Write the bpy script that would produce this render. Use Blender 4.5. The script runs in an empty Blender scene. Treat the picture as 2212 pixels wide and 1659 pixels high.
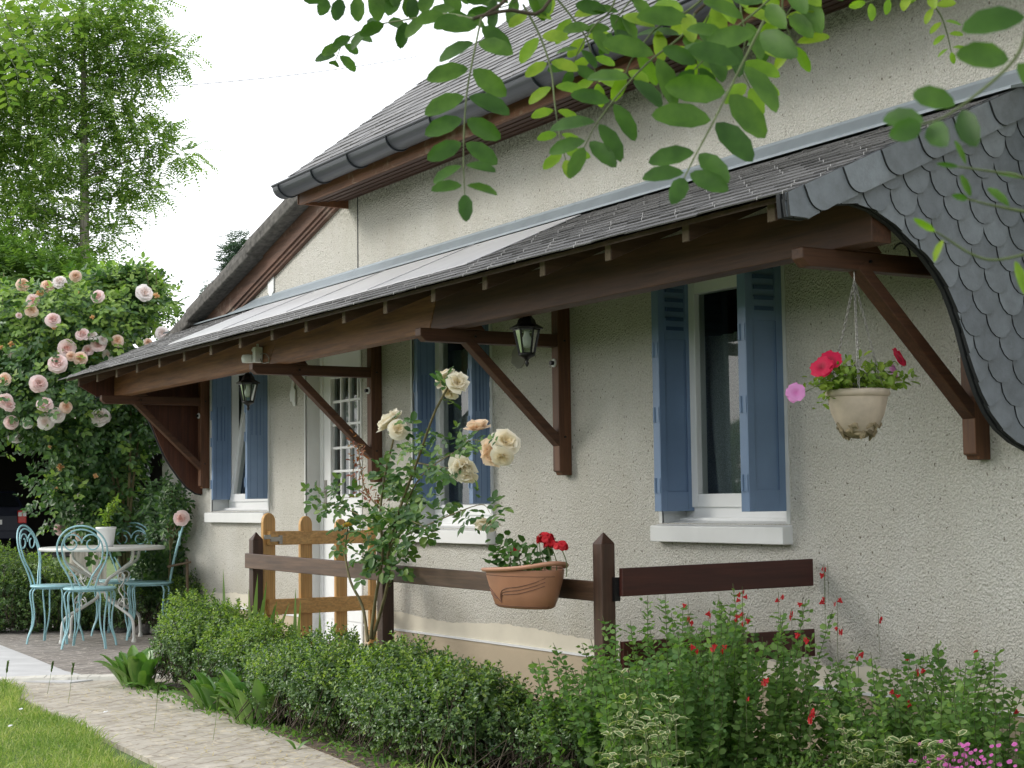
import bpy, bmesh, math, random
import numpy as np
from mathutils import Vector, Matrix
C = bpy.context.scene
COL = C.collection
rnd = random.Random(7)
npr = np.random.RandomState(11)

# ------------------------------------------------------------ camera
W_, H_, F_ = 2212., 1659., 3500.          # measuring grid used for the survey of the photograph
CAM = np.array([0., -4.5, 1.05])
def _basis():
    ux = np.array([-980 - W_/2, 1108 - H_/2, F_]); ux /= np.linalg.norm(ux)
    r = .012; s = -(r*ux[0] + ux[1])/ux[2]
    dn = np.array([r, 1, s]); dn /= np.linalg.norm(dn)
    X, Z = -ux, -dn
    return np.array([X, np.cross(Z, X), Z])
RB = _basis()
cam_d = bpy.data.cameras.new('camera'); cam = bpy.data.objects.new('camera', cam_d); COL.objects.link(cam)
cam_d.sensor_width = 36; cam_d.lens = 36*F_/W_; cam_d.clip_end = 2000; cam_d.clip_start = .05
M = Matrix.Identity(4)
for i in range(3):
    M[i][0] = RB[i][0]; M[i][1] = -RB[i][1]; M[i][2] = -RB[i][2]; M[i][3] = CAM[i]
cam.matrix_world = M
cam_d.dof.use_dof = True; cam_d.dof.focus_distance = 8.; cam_d.dof.aperture_fstop = 22
C.camera = cam
def ray(x, y): return RB @ np.array([(x - W_/2)/F_, (y - H_/2)/F_, 1.])
def on(x, y, ax, v):                      # point of the plane axis=v seen at survey position x, y
    d = ray(x, y); return CAM + (v - CAM[ax])/d[ax]*d
def dp(x, y, d): return CAM + ray(x, y)*d

# ------------------------------------------------------------ world, sun, exposure
SUN_EL, SUN_AZ = 27., 214.                # hazy sun from the left front of the facade
w = bpy.data.worlds.new('World'); C.world = w; w.use_nodes = True
nt = w.node_tree; nt.nodes.clear()
out = nt.nodes.new('ShaderNodeOutputWorld'); bg = nt.nodes.new('ShaderNodeBackground')
sky = nt.nodes.new('ShaderNodeTexSky'); sky.sky_type = 'NISHITA'; sky.sun_disc = False
sky.sun_elevation = math.radians(SUN_EL); sky.sun_rotation = math.radians(SUN_AZ)
sky.air_density = 1.2; sky.dust_density = 3.
mx = nt.nodes.new('ShaderNodeMix'); mx.data_type = 'RGBA'; mx.inputs[0].default_value = .88
tc = nt.nodes.new('ShaderNodeTexCoord'); nz = nt.nodes.new('ShaderNodeTexNoise'); nz.inputs['Scale'].default_value = 2.2; nz.inputs['Detail'].default_value = 4
rp = nt.nodes.new('ShaderNodeValToRGB'); rp.color_ramp.elements[0].position = .3; rp.color_ramp.elements[1].position = .75
rp.color_ramp.elements[0].color = (9.3, 9.6, 10.2, 1); rp.color_ramp.elements[1].color = (11.5, 11.6, 11.8, 1)
nt.links.new(tc.outputs['Generated'], nz.inputs['Vector']); nt.links.new(nz.outputs['Fac'], rp.inputs[0])
nt.links.new(sky.outputs[0], mx.inputs[6]); nt.links.new(rp.outputs[0], mx.inputs[7])
nt.links.new(mx.outputs[2], bg.inputs[0]); bg.inputs[1].default_value = .14
nt.links.new(bg.outputs[0], out.inputs[0])
sd = bpy.data.lights.new('sun', 'SUN'); sd.energy = 1.5; sd.angle = math.radians(16); sd.color = (1, .96, .88)
so = bpy.data.objects.new('sun', sd); COL.objects.link(so)
az = math.radians(SUN_AZ)
sdir = Vector((math.sin(az)*math.cos(math.radians(SUN_EL)), math.cos(az)*math.cos(math.radians(SUN_EL)), math.sin(math.radians(SUN_EL))))
so.rotation_euler = sdir.to_track_quat('Z', 'Y').to_euler()
C.view_settings.view_transform = 'Standard'; C.view_settings.look = 'None'; C.view_settings.gamma = 1
C.view_settings.exposure = .48
C.view_settings.use_curve_mapping = False
C.render.engine = 'CYCLES'; C.cycles.max_bounces = 6; C.cycles.transparent_max_bounces = 12

# ------------------------------------------------------------ materials
def mat(name):
    m = bpy.data.materials.new(name); m.use_nodes = True
    return m, m.node_tree, m.node_tree.nodes['Principled BSDF']
def N(t, kind, **kw):
    n = t.nodes.new(kind)
    for k, v in kw.items():
        if k in n.inputs: n.inputs[k].default_value = v
        else: setattr(n, k, v)
    return n
def ramp(t, src, stops):
    r = t.nodes.new('ShaderNodeValToRGB'); e = r.color_ramp.elements
    while len(e) < len(stops): e.new(.5)
    for i, (p, c) in enumerate(stops): e[i].position = p; e[i].color = (*c, 1)
    t.links.new(src, r.inputs[0]); return r.outputs[0]
def coords(t, scale=(1, 1, 1), kind='Object', rot=(0, 0, 0)):
    a = t.nodes.new('ShaderNodeTexCoord'); b = t.nodes.new('ShaderNodeMapping')
    b.inputs['Scale'].default_value = scale; b.inputs['Rotation'].default_value = rot
    t.links.new(a.outputs[kind], b.inputs[0]); return b.outputs[0]
def noise(t, vec, scale, detail=4, rough=.55):
    n = N(t, 'ShaderNodeTexNoise', Scale=scale, Detail=detail, Roughness=rough); t.links.new(vec, n.inputs['Vector']); return n.outputs['Fac']
def bump(t, p, h, strength=.5, dist=.01):
    b = N(t, 'ShaderNodeBump', Strength=strength, Distance=dist); t.links.new(h, b.inputs['Height']); t.links.new(b.outputs[0], p.inputs['Normal']); return b
def mixc(t, f, a, b, mode='MIX'):
    m = t.nodes.new('ShaderNodeMix'); m.data_type = 'RGBA'; m.blend_type = mode
    for s, i in ((f, 0), (a, 6), (b, 7)):
        if isinstance(s, (int, float)): m.inputs[i].default_value = s
        elif isinstance(s, tuple): m.inputs[i].default_value = (*s, 1)
        else: t.links.new(s, m.inputs[i])
    return m.outputs[2]
def plain(name, c, rough=.5, metal=0, var=.12, scale=6, bmp=0, bscale=60):
    m, t, p = mat(name); v = coords(t)
    a = tuple(x*(1 - var) for x in c); b = tuple(min(1, x*(1 + var)) for x in c)
    t.links.new(ramp(t, noise(t, v, scale), [(.3, a), (.7, b)]), p.inputs['Base Color'])
    p.inputs['Roughness'].default_value = rough; p.inputs['Metallic'].default_value = metal
    if bmp: bump(t, p, noise(t, v, bscale), bmp, .004)
    return m
def wood(name, c1, c2, axis=0, rough=.55, knots=.5, worn=None):
    m, t, p = mat(name)
    sc = [9, 9, 9]; sc[axis] = .8
    v = coords(t, tuple(sc))
    n1 = noise(t, v, 3.2, 6, .65)
    sc2 = [38, 38, 38]; sc2[axis] = 1.6
    n2 = noise(t, coords(t, tuple(sc2)), 2.4, 3)
    base = ramp(t, n1, [(.3, c1), (.5, tuple((a + b)/2 for a, b in zip(c1, c2))), (.72, c2)])
    fine = ramp(t, n2, [(.35, (.72, .72, .72)), (.62, (1, 1, 1))])
    col = mixc(t, 1., base, fine, 'MULTIPLY')
    if worn:
        wn = ramp(t, noise(t, coords(t), 4.5, 8, .7), [(.56, (0, 0, 0)), (.68, (1, 1, 1))])
        col = mixc(t, wn, col, worn)
    t.links.new(col, p.inputs['Base Color']); p.inputs['Roughness'].default_value = rough
    bump(t, p, n2, .25, .003)
    return m
def leafmat(name, cols, rough=.45, trans=.3, spec=.35, nscale=3., lo=(.75, .8, .75)):
    m, t, p = mat(name)
    g = t.nodes.new('ShaderNodeNewGeometry')
    k = len(cols)
    c = ramp(t, g.outputs['Random Per Island'], [(i/(k - 1) if k > 1 else 0, q) for i, q in enumerate(cols)])
    big = ramp(t, noise(t, coords(t), nscale), [(.35, lo), (.65, (1.15, 1.1, 1.))])
    c = mixc(t, 1., c, big, 'MULTIPLY')
    t.links.new(c, p.inputs['Base Color']); p.inputs['Roughness'].default_value = rough
    p.inputs['Specular IOR Level'].default_value = spec
    tr = t.nodes.new('ShaderNodeBsdfTranslucent'); t.links.new(mixc(t, 1., c, (1.3, 1.5, .6), 'MULTIPLY'), tr.inputs[0])
    ms = t.nodes.new('ShaderNodeMixShader'); ms.inputs[0].default_value = trans
    t.links.new(p.outputs[0], ms.inputs[1]); t.links.new(tr.outputs[0], ms.inputs[2])
    t.links.new(ms.outputs[0], t.nodes['Material Output'].inputs[0])
    return m
MT = {}
def roughcast():
    m, t, p = mat('roughcast'); v = coords(t)
    vo = N(t, 'ShaderNodeTexVoronoi', Scale=95.); vo.feature = 'F1'
    dv = N(t, 'ShaderNodeVectorMath'); dv.operation = 'ADD'
    nn = N(t, 'ShaderNodeTexNoise', Scale=30., Detail=2.); t.links.new(v, nn.inputs['Vector'])
    sc = N(t, 'ShaderNodeVectorMath'); sc.operation = 'SCALE'; sc.inputs['Scale'].default_value = .035
    t.links.new(nn.outputs['Color'], sc.inputs[0]); t.links.new(v, dv.inputs[0]); t.links.new(sc.outputs[0], dv.inputs[1])
    t.links.new(dv.outputs[0], vo.inputs['Vector'])
    n1 = noise(t, v, 110., 3, .6)
    pits = ramp(t, noise(t, coords(t, (1, 1, .75)), 62., 2, .5), [(.28, (.30, .28, .23)), (.36, (1, 1, 1))])
    big = ramp(t, noise(t, v, 1.3, 6, .6), [(.3, (.585, .57, .53)), (.7, (.66, .65, .61))])
    col = mixc(t, 1., big, pits, 'MULTIPLY')
    fine = ramp(t, n1, [(.3, (.74, .73, .70)), (.6, (1.03, 1.03, 1.03))])
    col = mixc(t, 1., col, fine, 'MULTIPLY')
    st = ramp(t, noise(t, coords(t, (2.6, 1, .7)), 1.1, 6, .7), [(.30, (.91, .90, .87)), (.62, (1, 1, 1))])
    col = mixc(t, 1., col, st, 'MULTIPLY')
    tcz = t.nodes.new('ShaderNodeTexCoord'); sx = t.nodes.new('ShaderNodeSeparateXYZ'); t.links.new(tcz.outputs['Object'], sx.inputs[0])
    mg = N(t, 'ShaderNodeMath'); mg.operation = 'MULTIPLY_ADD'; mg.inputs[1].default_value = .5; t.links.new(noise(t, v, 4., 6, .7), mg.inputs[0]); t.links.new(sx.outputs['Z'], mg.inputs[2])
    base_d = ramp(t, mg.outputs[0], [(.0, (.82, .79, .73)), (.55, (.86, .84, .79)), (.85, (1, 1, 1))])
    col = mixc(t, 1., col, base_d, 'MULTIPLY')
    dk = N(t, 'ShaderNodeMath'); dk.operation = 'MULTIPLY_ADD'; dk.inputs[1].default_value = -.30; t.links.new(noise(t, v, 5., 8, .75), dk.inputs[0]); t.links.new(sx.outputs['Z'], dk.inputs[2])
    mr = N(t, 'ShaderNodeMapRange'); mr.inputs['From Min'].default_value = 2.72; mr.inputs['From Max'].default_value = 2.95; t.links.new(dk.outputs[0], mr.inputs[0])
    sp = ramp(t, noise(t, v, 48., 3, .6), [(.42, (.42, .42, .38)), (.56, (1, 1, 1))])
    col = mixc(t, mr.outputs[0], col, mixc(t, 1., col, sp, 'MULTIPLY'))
    t.links.new(col, p.inputs['Base Color']); p.inputs['Roughness'].default_value = .95
    p.inputs['Specular IOR Level'].default_value = .1
    ad = N(t, 'ShaderNodeMath'); ad.operation = 'ADD'; t.links.new(n1, ad.inputs[0]); t.links.new(vo.outputs['Distance'], ad.inputs[1])
    bump(t, p, ad.outputs[0], .8, .009)
    return m
MT['plaster'] = roughcast()
MT['plinth'] = plain('plinth_paint', (.46, .38, .27), .8, var=.06, bmp=.3)
MT['smooth'] = plain('smooth_render', (.60, .56, .46), .85, var=.06, bmp=.3)
MT['white'] = plain('white_paint', (.74, .75, .75), .45, var=.04, bmp=.1)
MT['pvc'] = plain('white_pvc', (.80, .81, .82), .3, var=.02)
MT['reveal'] = plain('reveal_paint', (.62, .63, .62), .7, var=.06, bmp=.2)
MT['blue'] = plain('blue_paint', (.165, .25, .40), .38, var=.12, scale=3, bmp=.1)
MT['bluedark'] = plain('blue_paint_edge', (.05, .10, .21), .4, var=.1)
MT['beam'] = wood('stained_beam', (.14, .052, .020), (.33, .15, .060), 0)
MT['beamdark'] = wood('shaded_beam', (.050, .020, .010), (.115, .047, .022), 0)  # darker copy of the beam wood: shade on the right length put into its colour
MT['bracket'] = wood('stained_bracket', (.060, .024, .012), (.13, .055, .026), 1)
MT['bracketz'] = wood('stained_post', (.075, .029, .013), (.18, .075, .032), 2)
MT['board'] = wood('stained_boards', (.055, .016, .009), (.12, .040, .018), 2)
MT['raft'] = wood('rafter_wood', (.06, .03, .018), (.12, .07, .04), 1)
MT['raftend'] = plain('cut_wood_end', (.13, .095, .06), .8, var=.2)
MT['fascia'] = wood('fascia_wood', (.12, .042, .016), (.25, .10, .042), 0, .6, worn=(.30, .21, .14))
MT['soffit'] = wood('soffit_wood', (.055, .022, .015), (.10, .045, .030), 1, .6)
MT['fence'] = wood('fence_wood', (.050, .024, .014), (.135, .075, .045), 0, .5)
MT['fencez'] = wood('fence_post_wood', (.035, .016, .010), (.085, .040, .024), 2, .5)
MT['panel'] = wood('mahogany_board', (.040, .009, .007), (.070, .016, .011), 1, .4)
MT['gate'] = wood('gate_wood', (.58, .31, .10), (.74, .45, .18), 2, .5)
MT['gater'] = wood('gate_rail_wood', (.58, .31, .10), (.76, .46, .18), 1, .5)
MT['zinc'] = plain('zinc', (.24, .28, .31), .5, .35, var=.08, scale=8)
MT['gutter'] = plain('dark_zinc', (.040, .046, .056), .42, .25, var=.08, scale=8)
MT['black'] = plain('black_metal', (.012, .012, .013), .35, .3)
MT['iron'] = plain('steel', (.35, .34, .32), .4, .8)
def slate(name, c1, c2, rough=.5):
    m, t, p = mat(name); g = t.nodes.new('ShaderNodeNewGeometry')
    c = ramp(t, g.outputs['Random Per Island'], [(0, c1), (.6, c2), (1, tuple(x*1.25 for x in c2))])
    d = ramp(t, noise(t, coords(t), 14., 7, .7), [(.3, (.74, .73, .71)), (.62, (1.04, 1.04, 1.04))])
    t.links.new(mixc(t, 1., c, d, 'MULTIPLY'), p.inputs['Base Color']); p.inputs['Roughness'].default_value = rough
    bump(t, p, noise(t, coords(t), 90., 4), .35, .004)
    return m
MT['slate'] = slate('weathered_slate', (.080, .079, .080), (.130, .128, .128), .58)
MT['slateblue'] = slate('clean_slate', (.205, .228, .265), (.235, .26, .298), .42)
MT['slatedark'] = plain('slate_edge', (.022, .024, .027), .8)
MT['sheet'] = plain('pale_sheet', (.49, .49, .50), .32, var=.09, scale=4)
MT['concrete'] = plain('mossy_tile', (.090, .085, .078), .95, var=.5, scale=25, bmp=.8, bscale=40)
MT['barge'] = wood('old_barge', (.075, .035, .022), (.17, .085, .055), 0, .7, worn=(.24, .18, .14))
def glass():
    m, t, p = mat('window_glass'); t.nodes.remove(p)
    tr = N(t, 'ShaderNodeBsdfTransparent'); tr.inputs[0].default_value = (.82, .88, .86, 1)
    gl = N(t, 'ShaderNodeBsdfGlossy', Roughness=.03); fr = N(t, 'ShaderNodeFresnel', IOR=1.75)
    ms = t.nodes.new('ShaderNodeMixShader')
    t.links.new(fr.outputs[0], ms.inputs[0]); t.links.new(tr.outputs[0], ms.inputs[1]); t.links.new(gl.outputs[0], ms.inputs[2])
    t.links.new(ms.outputs[0], t.nodes['Material Output'].inputs[0]); return m
MT['glass'] = glass()
def curtain():
    m, t, p = mat('net_curtain')
    p.inputs['Base Color'].default_value = (.42, .47, .49, 1); p.inputs['Roughness'].default_value = .9
    tr = N(t, 'ShaderNodeBsdfTransparent'); ms = t.nodes.new('ShaderNodeMixShader')
    t.links.new(ramp(t, noise(t, coords(t, (60, 60, 60)), 4.), [(.4, (.45, .45, .45)), (.6, (.8, .8, .8))]), ms.inputs[0])
    t.links.new(tr.outputs[0], ms.inputs[1]); t.links.new(p.outputs[0], ms.inputs[2])
    t.links.new(ms.outputs[0], t.nodes['Material Output'].inputs[0]); return m
MT['curtain'] = curtain()
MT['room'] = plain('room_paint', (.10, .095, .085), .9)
MT['terra'] = plain('terracotta_plastic', (.33, .155, .088), .5, var=.1, scale=10)
MT['terrain'] = plain('terracotta_rim', (.42, .21, .13), .5, var=.08)
MT['groove'] = plain('terracotta_groove', (.12, .05, .03), .7)
MT['potstone'] = plain('pale_clay', (.50, .42, .34), .7, var=.18, scale=14, bmp=.2)
MT['potmoss'] = plain('stained_clay', (.26, .21, .13), .85, var=.5, scale=40, bmp=.4)
MT['chair'] = plain('pale_blue_paint', (.30, .53, .58), .35, var=.08, scale=20)
MT['table'] = plain('cream_enamel', (.66, .66, .63), .3, var=.05, scale=12)
MT['soil'] = plain('soil', (.085, .062, .042), 1, var=.5, scale=20, bmp=.8, bscale=50)
MT['stem'] = plain('green_stem', (.09, .12, .04), .7, var=.3, scale=30)
MT['bark'] = wood('bark', (.22, .19, .16), (.46, .42, .37), 2, .95)
MT['twig'] = plain('brown_twig', (.06, .045, .030), .9, var=.3, scale=30)
MT['cane'] = wood('rose_cane', (.10, .09, .035), (.24, .20, .10), 2, .8)
L_ = leafmat
MT['box'] = L_('boxwood_leaf', [(.040, .088, .033), (.075, .145, .050), (.115, .20, .065), (.17, .27, .09)], .33, .24, .6)
MT['boxtip'] = L_('boxwood_young_leaf', [(.15, .26, .06), (.25, .37, .08), (.35, .45, .12)], .42, .38)
MT['roseleaf'] = L_('rose_leaf', [(.030, .080, .032), (.055, .125, .042), (.085, .17, .055), (.13, .24, .07)], .38, .28, .45)
MT['roseyoung'] = L_('rose_young_leaf', [(.15, .27, .07), (.24, .37, .09), (.31, .43, .12)], .45, .35)
MT['rosered'] = L_('red_young_leaf', [(.25, .06, .05), (.32, .12, .06), (.20, .13, .05)], .45, .35)
MT['postrose'] = L_('post_rose_leaf', [(.04, .10, .035), (.07, .155, .045), (.11, .21, .055), (.18, .27, .065)], .42, .28)
MT['robinia'] = L_('robinia_leaflet', [(.030, .085, .014), (.050, .125, .018), (.080, .17, .022)], .5, .32, .3, 38., (.62, .70, .55))
MT['robyoung'] = L_('robinia_young_leaflet', [(.14, .27, .025), (.20, .33, .03), (.24, .34, .04)], .5, .42, .3, 38., (.70, .78, .6))
MT['fartree'] = L_('far_tree_leaf', [(.11, .19, .065), (.17, .28, .085), (.25, .36, .11), (.36, .45, .16)], .55, .45, .25)
MT['darktree'] = L_('dark_tree_leaf', [(.065, .13, .035), (.11, .20, .05), (.18, .28, .075)], .55, .35, .25)
MT['conifer'] = L_('conifer_needle', [(.07, .12, .10), (.11, .17, .14)], .6, .2, .2)
MT['sage'] = L_('sage_leaf', [(.10, .20, .065), (.155, .28, .085), (.23, .35, .12)], .6, .4, .25)
MT['vari'] = L_('variegated_leaf_centre', [(.10, .18, .06), (.14, .22, .08)], .5, .3)
MT['variedge'] = L_('variegated_leaf_edge', [(.52, .55, .33), (.62, .62, .42)], .5, .3)
MT['broad'] = L_('broad_leaf', [(.08, .20, .04), (.12, .25, .055), (.20, .33, .08)], .30, .22, .6, 14., (.72, .80, .70))
MT['iris'] = L_('iris_leaf', [(.10, .19, .06), (.16, .26, .09), (.22, .30, .11)], .5, .3)
MT['grass'] = L_('grass_blade', [(.14, .27, .05), (.22, .36, .07), (.32, .44, .11), (.48, .50, .20)], .6, .4, .2)
MT['grass'] = L_('grass_blade', [(.15, .24, .065), (.23, .33, .09), (.34, .42, .15), (.52, .50, .28)], .6, .3, .2, 1.1, (.66, .78, .55))
MT['drygrass'] = L_('dry_straw', [(.45, .36, .20), (.55, .46, .28)], .8, .2)
MT['petunialeaf'] = L_('petunia_leaf', [(.14, .25, .04), (.22, .34, .06), (.30, .40, .08)], .5, .4)
MT['gerleaf'] = L_('geranium_leaf', [(.05, .12, .03), (.08, .17, .04)], .5, .3)
def petal(name, centre, rim, trans=.3, r=.05):
    m, t, p = mat(name)
    tcn = t.nodes.new('ShaderNodeTexCoord'); ln = N(t, 'ShaderNodeVectorMath'); ln.operation = 'LENGTH'
    t.links.new(tcn.outputs['Object'], ln.inputs[0])
    mr = N(t, 'ShaderNodeMapRange'); mr.inputs['From Max'].default_value = r; t.links.new(ln.outputs['Value'], mr.inputs[0])
    c = ramp(t, mr.outputs[0], [(.15, centre), (.85, rim)])
    t.links.new(c, p.inputs['Base Color']); p.inputs['Roughness'].default_value = .6
    tr = t.nodes.new('ShaderNodeBsdfTranslucent'); t.links.new(c, tr.inputs[0])
    ms = t.nodes.new('ShaderNodeMixShader'); ms.inputs[0].default_value = trans
    t.links.new(p.outputs[0], ms.inputs[1]); t.links.new(tr.outputs[0], ms.inputs[2])
    t.links.new(ms.outputs[0], t.nodes['Material Output'].inputs[0]); return m
MT['pink'] = petal('pink_petal', (.92, .55, .46), (.96, .80, .78))
MT['peach'] = petal('peach_petal', (.95, .58, .32), (.96, .78, .66))
MT['blush'] = petal('blush_petal', (.95, .78, .70), (.97, .91, .89))
MT['apricot'] = petal('apricot_petal', (.88, .52, .22), (.92, .68, .38), r=.03)
MT['cream'] = petal('cream_petal', (.93, .77, .45), (.96, .91, .78), .35, .05)
MT['creampeach'] = petal('cream_peach_petal', (.93, .62, .36), (.96, .80, .62), .35, .05)
MT['yellow'] = petal('yellow_petal', (.85, .50, .05), (.86, .66, .14), .3, .03)
MT['red'] = petal('red_petal', (.42, .008, .01), (.66, .015, .03), .3, .03)
MT['magenta'] = petal('magenta_petal', (.22, .003, .02), (.66, .008, .07), .25, .03)
MT['mauve'] = petal('mauve_petal', (.60, .12, .42), (.72, .30, .62), .3, .03)

# ------------------------------------------------------------ object helpers
def tag(o, label=None, cat=None, group=None, kind=None):
    if label: o['label'] = label
    if cat: o['category'] = cat
    if group: o['group'] = group
    if kind: o['kind'] = kind
    return o
def thing(name, label, cat, loc=(0, 0, 0), rz=0, group=None):
    o = bpy.data.objects.new(name, None); COL.objects.link(o); o.empty_display_size = .1
    o.location = loc; o.rotation_euler = (0, 0, rz); return tag(o, label, cat, group)
def link(name, me, parent=None):
    o = bpy.data.objects.new(name, me); COL.objects.link(o)
    if parent is not None:
        o.parent = parent; o.matrix_parent_inverse = parent.matrix_basis.inverted()
    return o
def copy_tree(o, parent=None):
    c = o.copy(); COL.objects.link(c)
    if parent is not None: c.parent = parent
    for ch in list(o.children): copy_tree(ch, c)
    return c
class MB:
    def __init__(s): s.v = []; s.f = []; s.m = []; s.sm = []
    def add(s, vs, fs, mi=0, smooth=False):
        b = len(s.v); s.v += [tuple(map(float, q)) for q in vs]
        for f in fs: s.f.append(tuple(b + i for i in f)); s.m.append(mi); s.sm.append(smooth)
        return s
    def box(s, a, b, mi=0):
        x0, y0, z0 = a; x1, y1, z1 = b
        return s.add([(x0, y0, z0), (x1, y0, z0), (x1, y1, z0), (x0, y1, z0), (x0, y0, z1), (x1, y0, z1), (x1, y1, z1), (x0, y1, z1)],
                     [(0, 3, 2, 1), (4, 5, 6, 7), (0, 1, 5, 4), (1, 2, 6, 5), (2, 3, 7, 6), (3, 0, 4, 7)], mi)
    def bar(s, p, q, wd, ht, up=(0, 0, 1), mi=0):
        p, q, up = Vector(p), Vector(q), Vector(up); d = (q - p).normalized(); sx = d.cross(up).normalized(); uz = sx.cross(d)
        vs = [e + sx*(a*wd/2) + uz*(b*ht/2) for e in (p, q) for a, b in ((-1, -1), (1, -1), (1, 1), (-1, 1))]
        return s.add(vs, [(3, 2, 1, 0), (4, 5, 6, 7), (0, 1, 5, 4), (1, 2, 6, 5), (2, 3, 7, 6), (3, 0, 4, 7)], mi)
    def tube(s, pts, r, n=8, mi=0, closed=False):
        P = [Vector(p) for p in pts]; k = len(P)
        rs = r if hasattr(r, '__len__') else [r]*k
        T = [(P[min(i + 1, k - 1)] - P[max(i - 1, 0)]).normalized() for i in range(k)]
        a = Vector((0, 0, 1)) if abs(T[0].z) < .9 else Vector((1, 0, 0)); u = T[0].cross(a).normalized(); vs = []
        for i in range(k):
            u = (u - T[i]*u.dot(T[i])).normalized(); w2 = T[i].cross(u)
            for j in range(n):
                t = 2*math.pi*j/n; vs.append(P[i] + (u*math.cos(t) + w2*math.sin(t))*rs[i])
        fs = [(i*n + j, i*n + (j + 1) % n, (i + 1)*n + (j + 1) % n, (i + 1)*n + j) for i in range(k - 1) for j in range(n)]
        if closed: pass
        s.add(vs, fs, mi, True)
        s.add(vs[:n], [tuple(range(n))[::-1]], mi); s.add(vs[-n:], [tuple(range(n))], mi); return s
    def lathe(s, prof, c=(0, 0, 0), n=24, mi=0, sx=1, sy=1):
        vs = [(c[0] + r*sx*math.cos(2*math.pi*j/n), c[1] + r*sy*math.sin(2*math.pi*j/n), c[2] + z) for r, z in prof for j in range(n)]
        fs = [(i*n + j, i*n + (j + 1) % n, (i + 1)*n + (j + 1) % n, (i + 1)*n + j) for i in range(len(prof) - 1) for j in range(n)]
        return s.add(vs, fs, mi, True)
    def prism(s, poly, ax, a, b, mi=0):              # poly in the two other axes, extruded along ax from a to b
        def P(u, v, t): l = [u, v]; l.insert(ax, t); return l
        n = len(poly); vs = [P(*p, a) for p in poly] + [P(*p, b) for p in poly]
        return s.add(vs, [tuple(range(n))[::-1], tuple(range(n, 2*n))] + [(i, (i + 1) % n, n + (i + 1) % n, n + i) for i in range(n)], mi)
    def build(s, name, mats, parent=None, bevel=0, fixn=True):
        me = bpy.data.meshes.new(name); me.from_pydata(s.v, [], s.f)
        for m_ in (mats if isinstance(mats, (list, tuple)) else [mats]): me.materials.append(m_)
        me.polygons.foreach_set('material_index', s.m); me.polygons.foreach_set('use_smooth', s.sm); me.update()
        if fixn:
            bm = bmesh.new(); bm.from_mesh(me); bmesh.ops.recalc_face_normals(bm, faces=bm.faces); bm.to_mesh(me); bm.free()
        o = link(name, me, parent)
        if bevel:
            b = o.modifiers.new('bevel', 'BEVEL'); b.width = bevel; b.segments = 2; b.limit_method = 'ANGLE'
        return o
def np_mesh(name, V, Fq, mats, mi=None, parent=None, smooth=True):   # V (n,3), Fq (m,k) all faces with k corners
    me = bpy.data.meshes.new(name); n, (m, k) = len(V), Fq.shape
    me.vertices.add(n); me.vertices.foreach_set('co', np.asarray(V, np.float32).ravel())
    me.loops.add(m*k); me.loops.foreach_set('vertex_index', Fq.astype(np.int32).ravel())
    me.polygons.add(m); me.polygons.foreach_set('loop_start', np.arange(0, m*k, k, dtype=np.int32))
    me.polygons.foreach_set('loop_total', np.full(m, k, np.int32))
    for q in (mats if isinstance(mats, (list, tuple)) else [mats]): me.materials.append(q)
    if mi is not None: me.polygons.foreach_set('material_index', mi.astype(np.int32))
    me.polygons.foreach_set('use_smooth', np.full(m, smooth)); me.update(calc_edges=True); me.validate()
    return link(name, me, parent)
def nrm(a): return a/np.maximum(np.linalg.norm(a, axis=-1, keepdims=True), 1e-9)
# leaf templates: rows of (along, across, lift)
T_OVAL = np.array([(0, 0, 0), (.28, .42, .10), (.72, .40, .08), (1, 0, -.08), (.72, -.40, .08), (.28, -.42, .10)])
F_OVAL = np.array([(0, 3, 2, 1), (0, 5, 4, 3)])
T_ROB = np.array([(0, 0, 0), (.10, .22, .04), (.35, .45, .085), (.7, .44, .07), (.93, .22, .0), (1, 0, -.05), (.93, -.22, .0), (.7, -.44, .07), (.35, -.45, .085), (.10, -.22, .04),
                  (.35, 0, 0), (.7, 0, 0)])
F_ROB = np.array([(0, 10, 2, 1), (10, 11, 3, 2), (11, 5, 4, 3), (0, 9, 8, 10), (10, 8, 7, 11), (11, 7, 6, 5)])
T_BLADE = np.array([(0, .5, 0), (0, -.5, 0), (.5, -.42, 0), (.5, .42, 0), (1, .04, 0), (1, -.04, 0)])
F_BLADE = np.array([(0, 1, 2, 3), (3, 2, 5, 4)])
def leaves(name, P, A, Nn, L, Wd, mats, parent=None, tmpl=T_OVAL, faces=F_OVAL, droop=0., mi=None):
    """P base points, A axis unit vectors, Nn rough normals, L lengths, Wd width ratio"""
    n = len(P); A = nrm(A); B = nrm(np.cross(Nn, A)); Cn = np.cross(A, B)
    L = np.broadcast_to(np.asarray(L, float), (n,)); Wd = np.broadcast_to(np.asarray(Wd, float), (n,))
    t = tmpl[None]
    V = P[:, None] + A[:, None]*(t[..., 0:1]*L[:, None, None]) + B[:, None]*(t[..., 1:2]*(L*Wd)[:, None, None]) + Cn[:, None]*(t[..., 2:3]*L[:, None, None])
    V[..., 2] -= droop*(tmpl[:, 0]**2)[None]*L[:, None]
    k = len(tmpl); Fq = (faces[None] + (np.arange(n)*k)[:, None, None]).reshape(-1, faces.shape[1])
    m2 = None if mi is None else np.tile(mi, n)
    return np_mesh(name, V.reshape(-1, 3), Fq, mats, m2, parent)
def rv(n): return nrm(npr.normal(size=(n, 3)))
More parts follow.
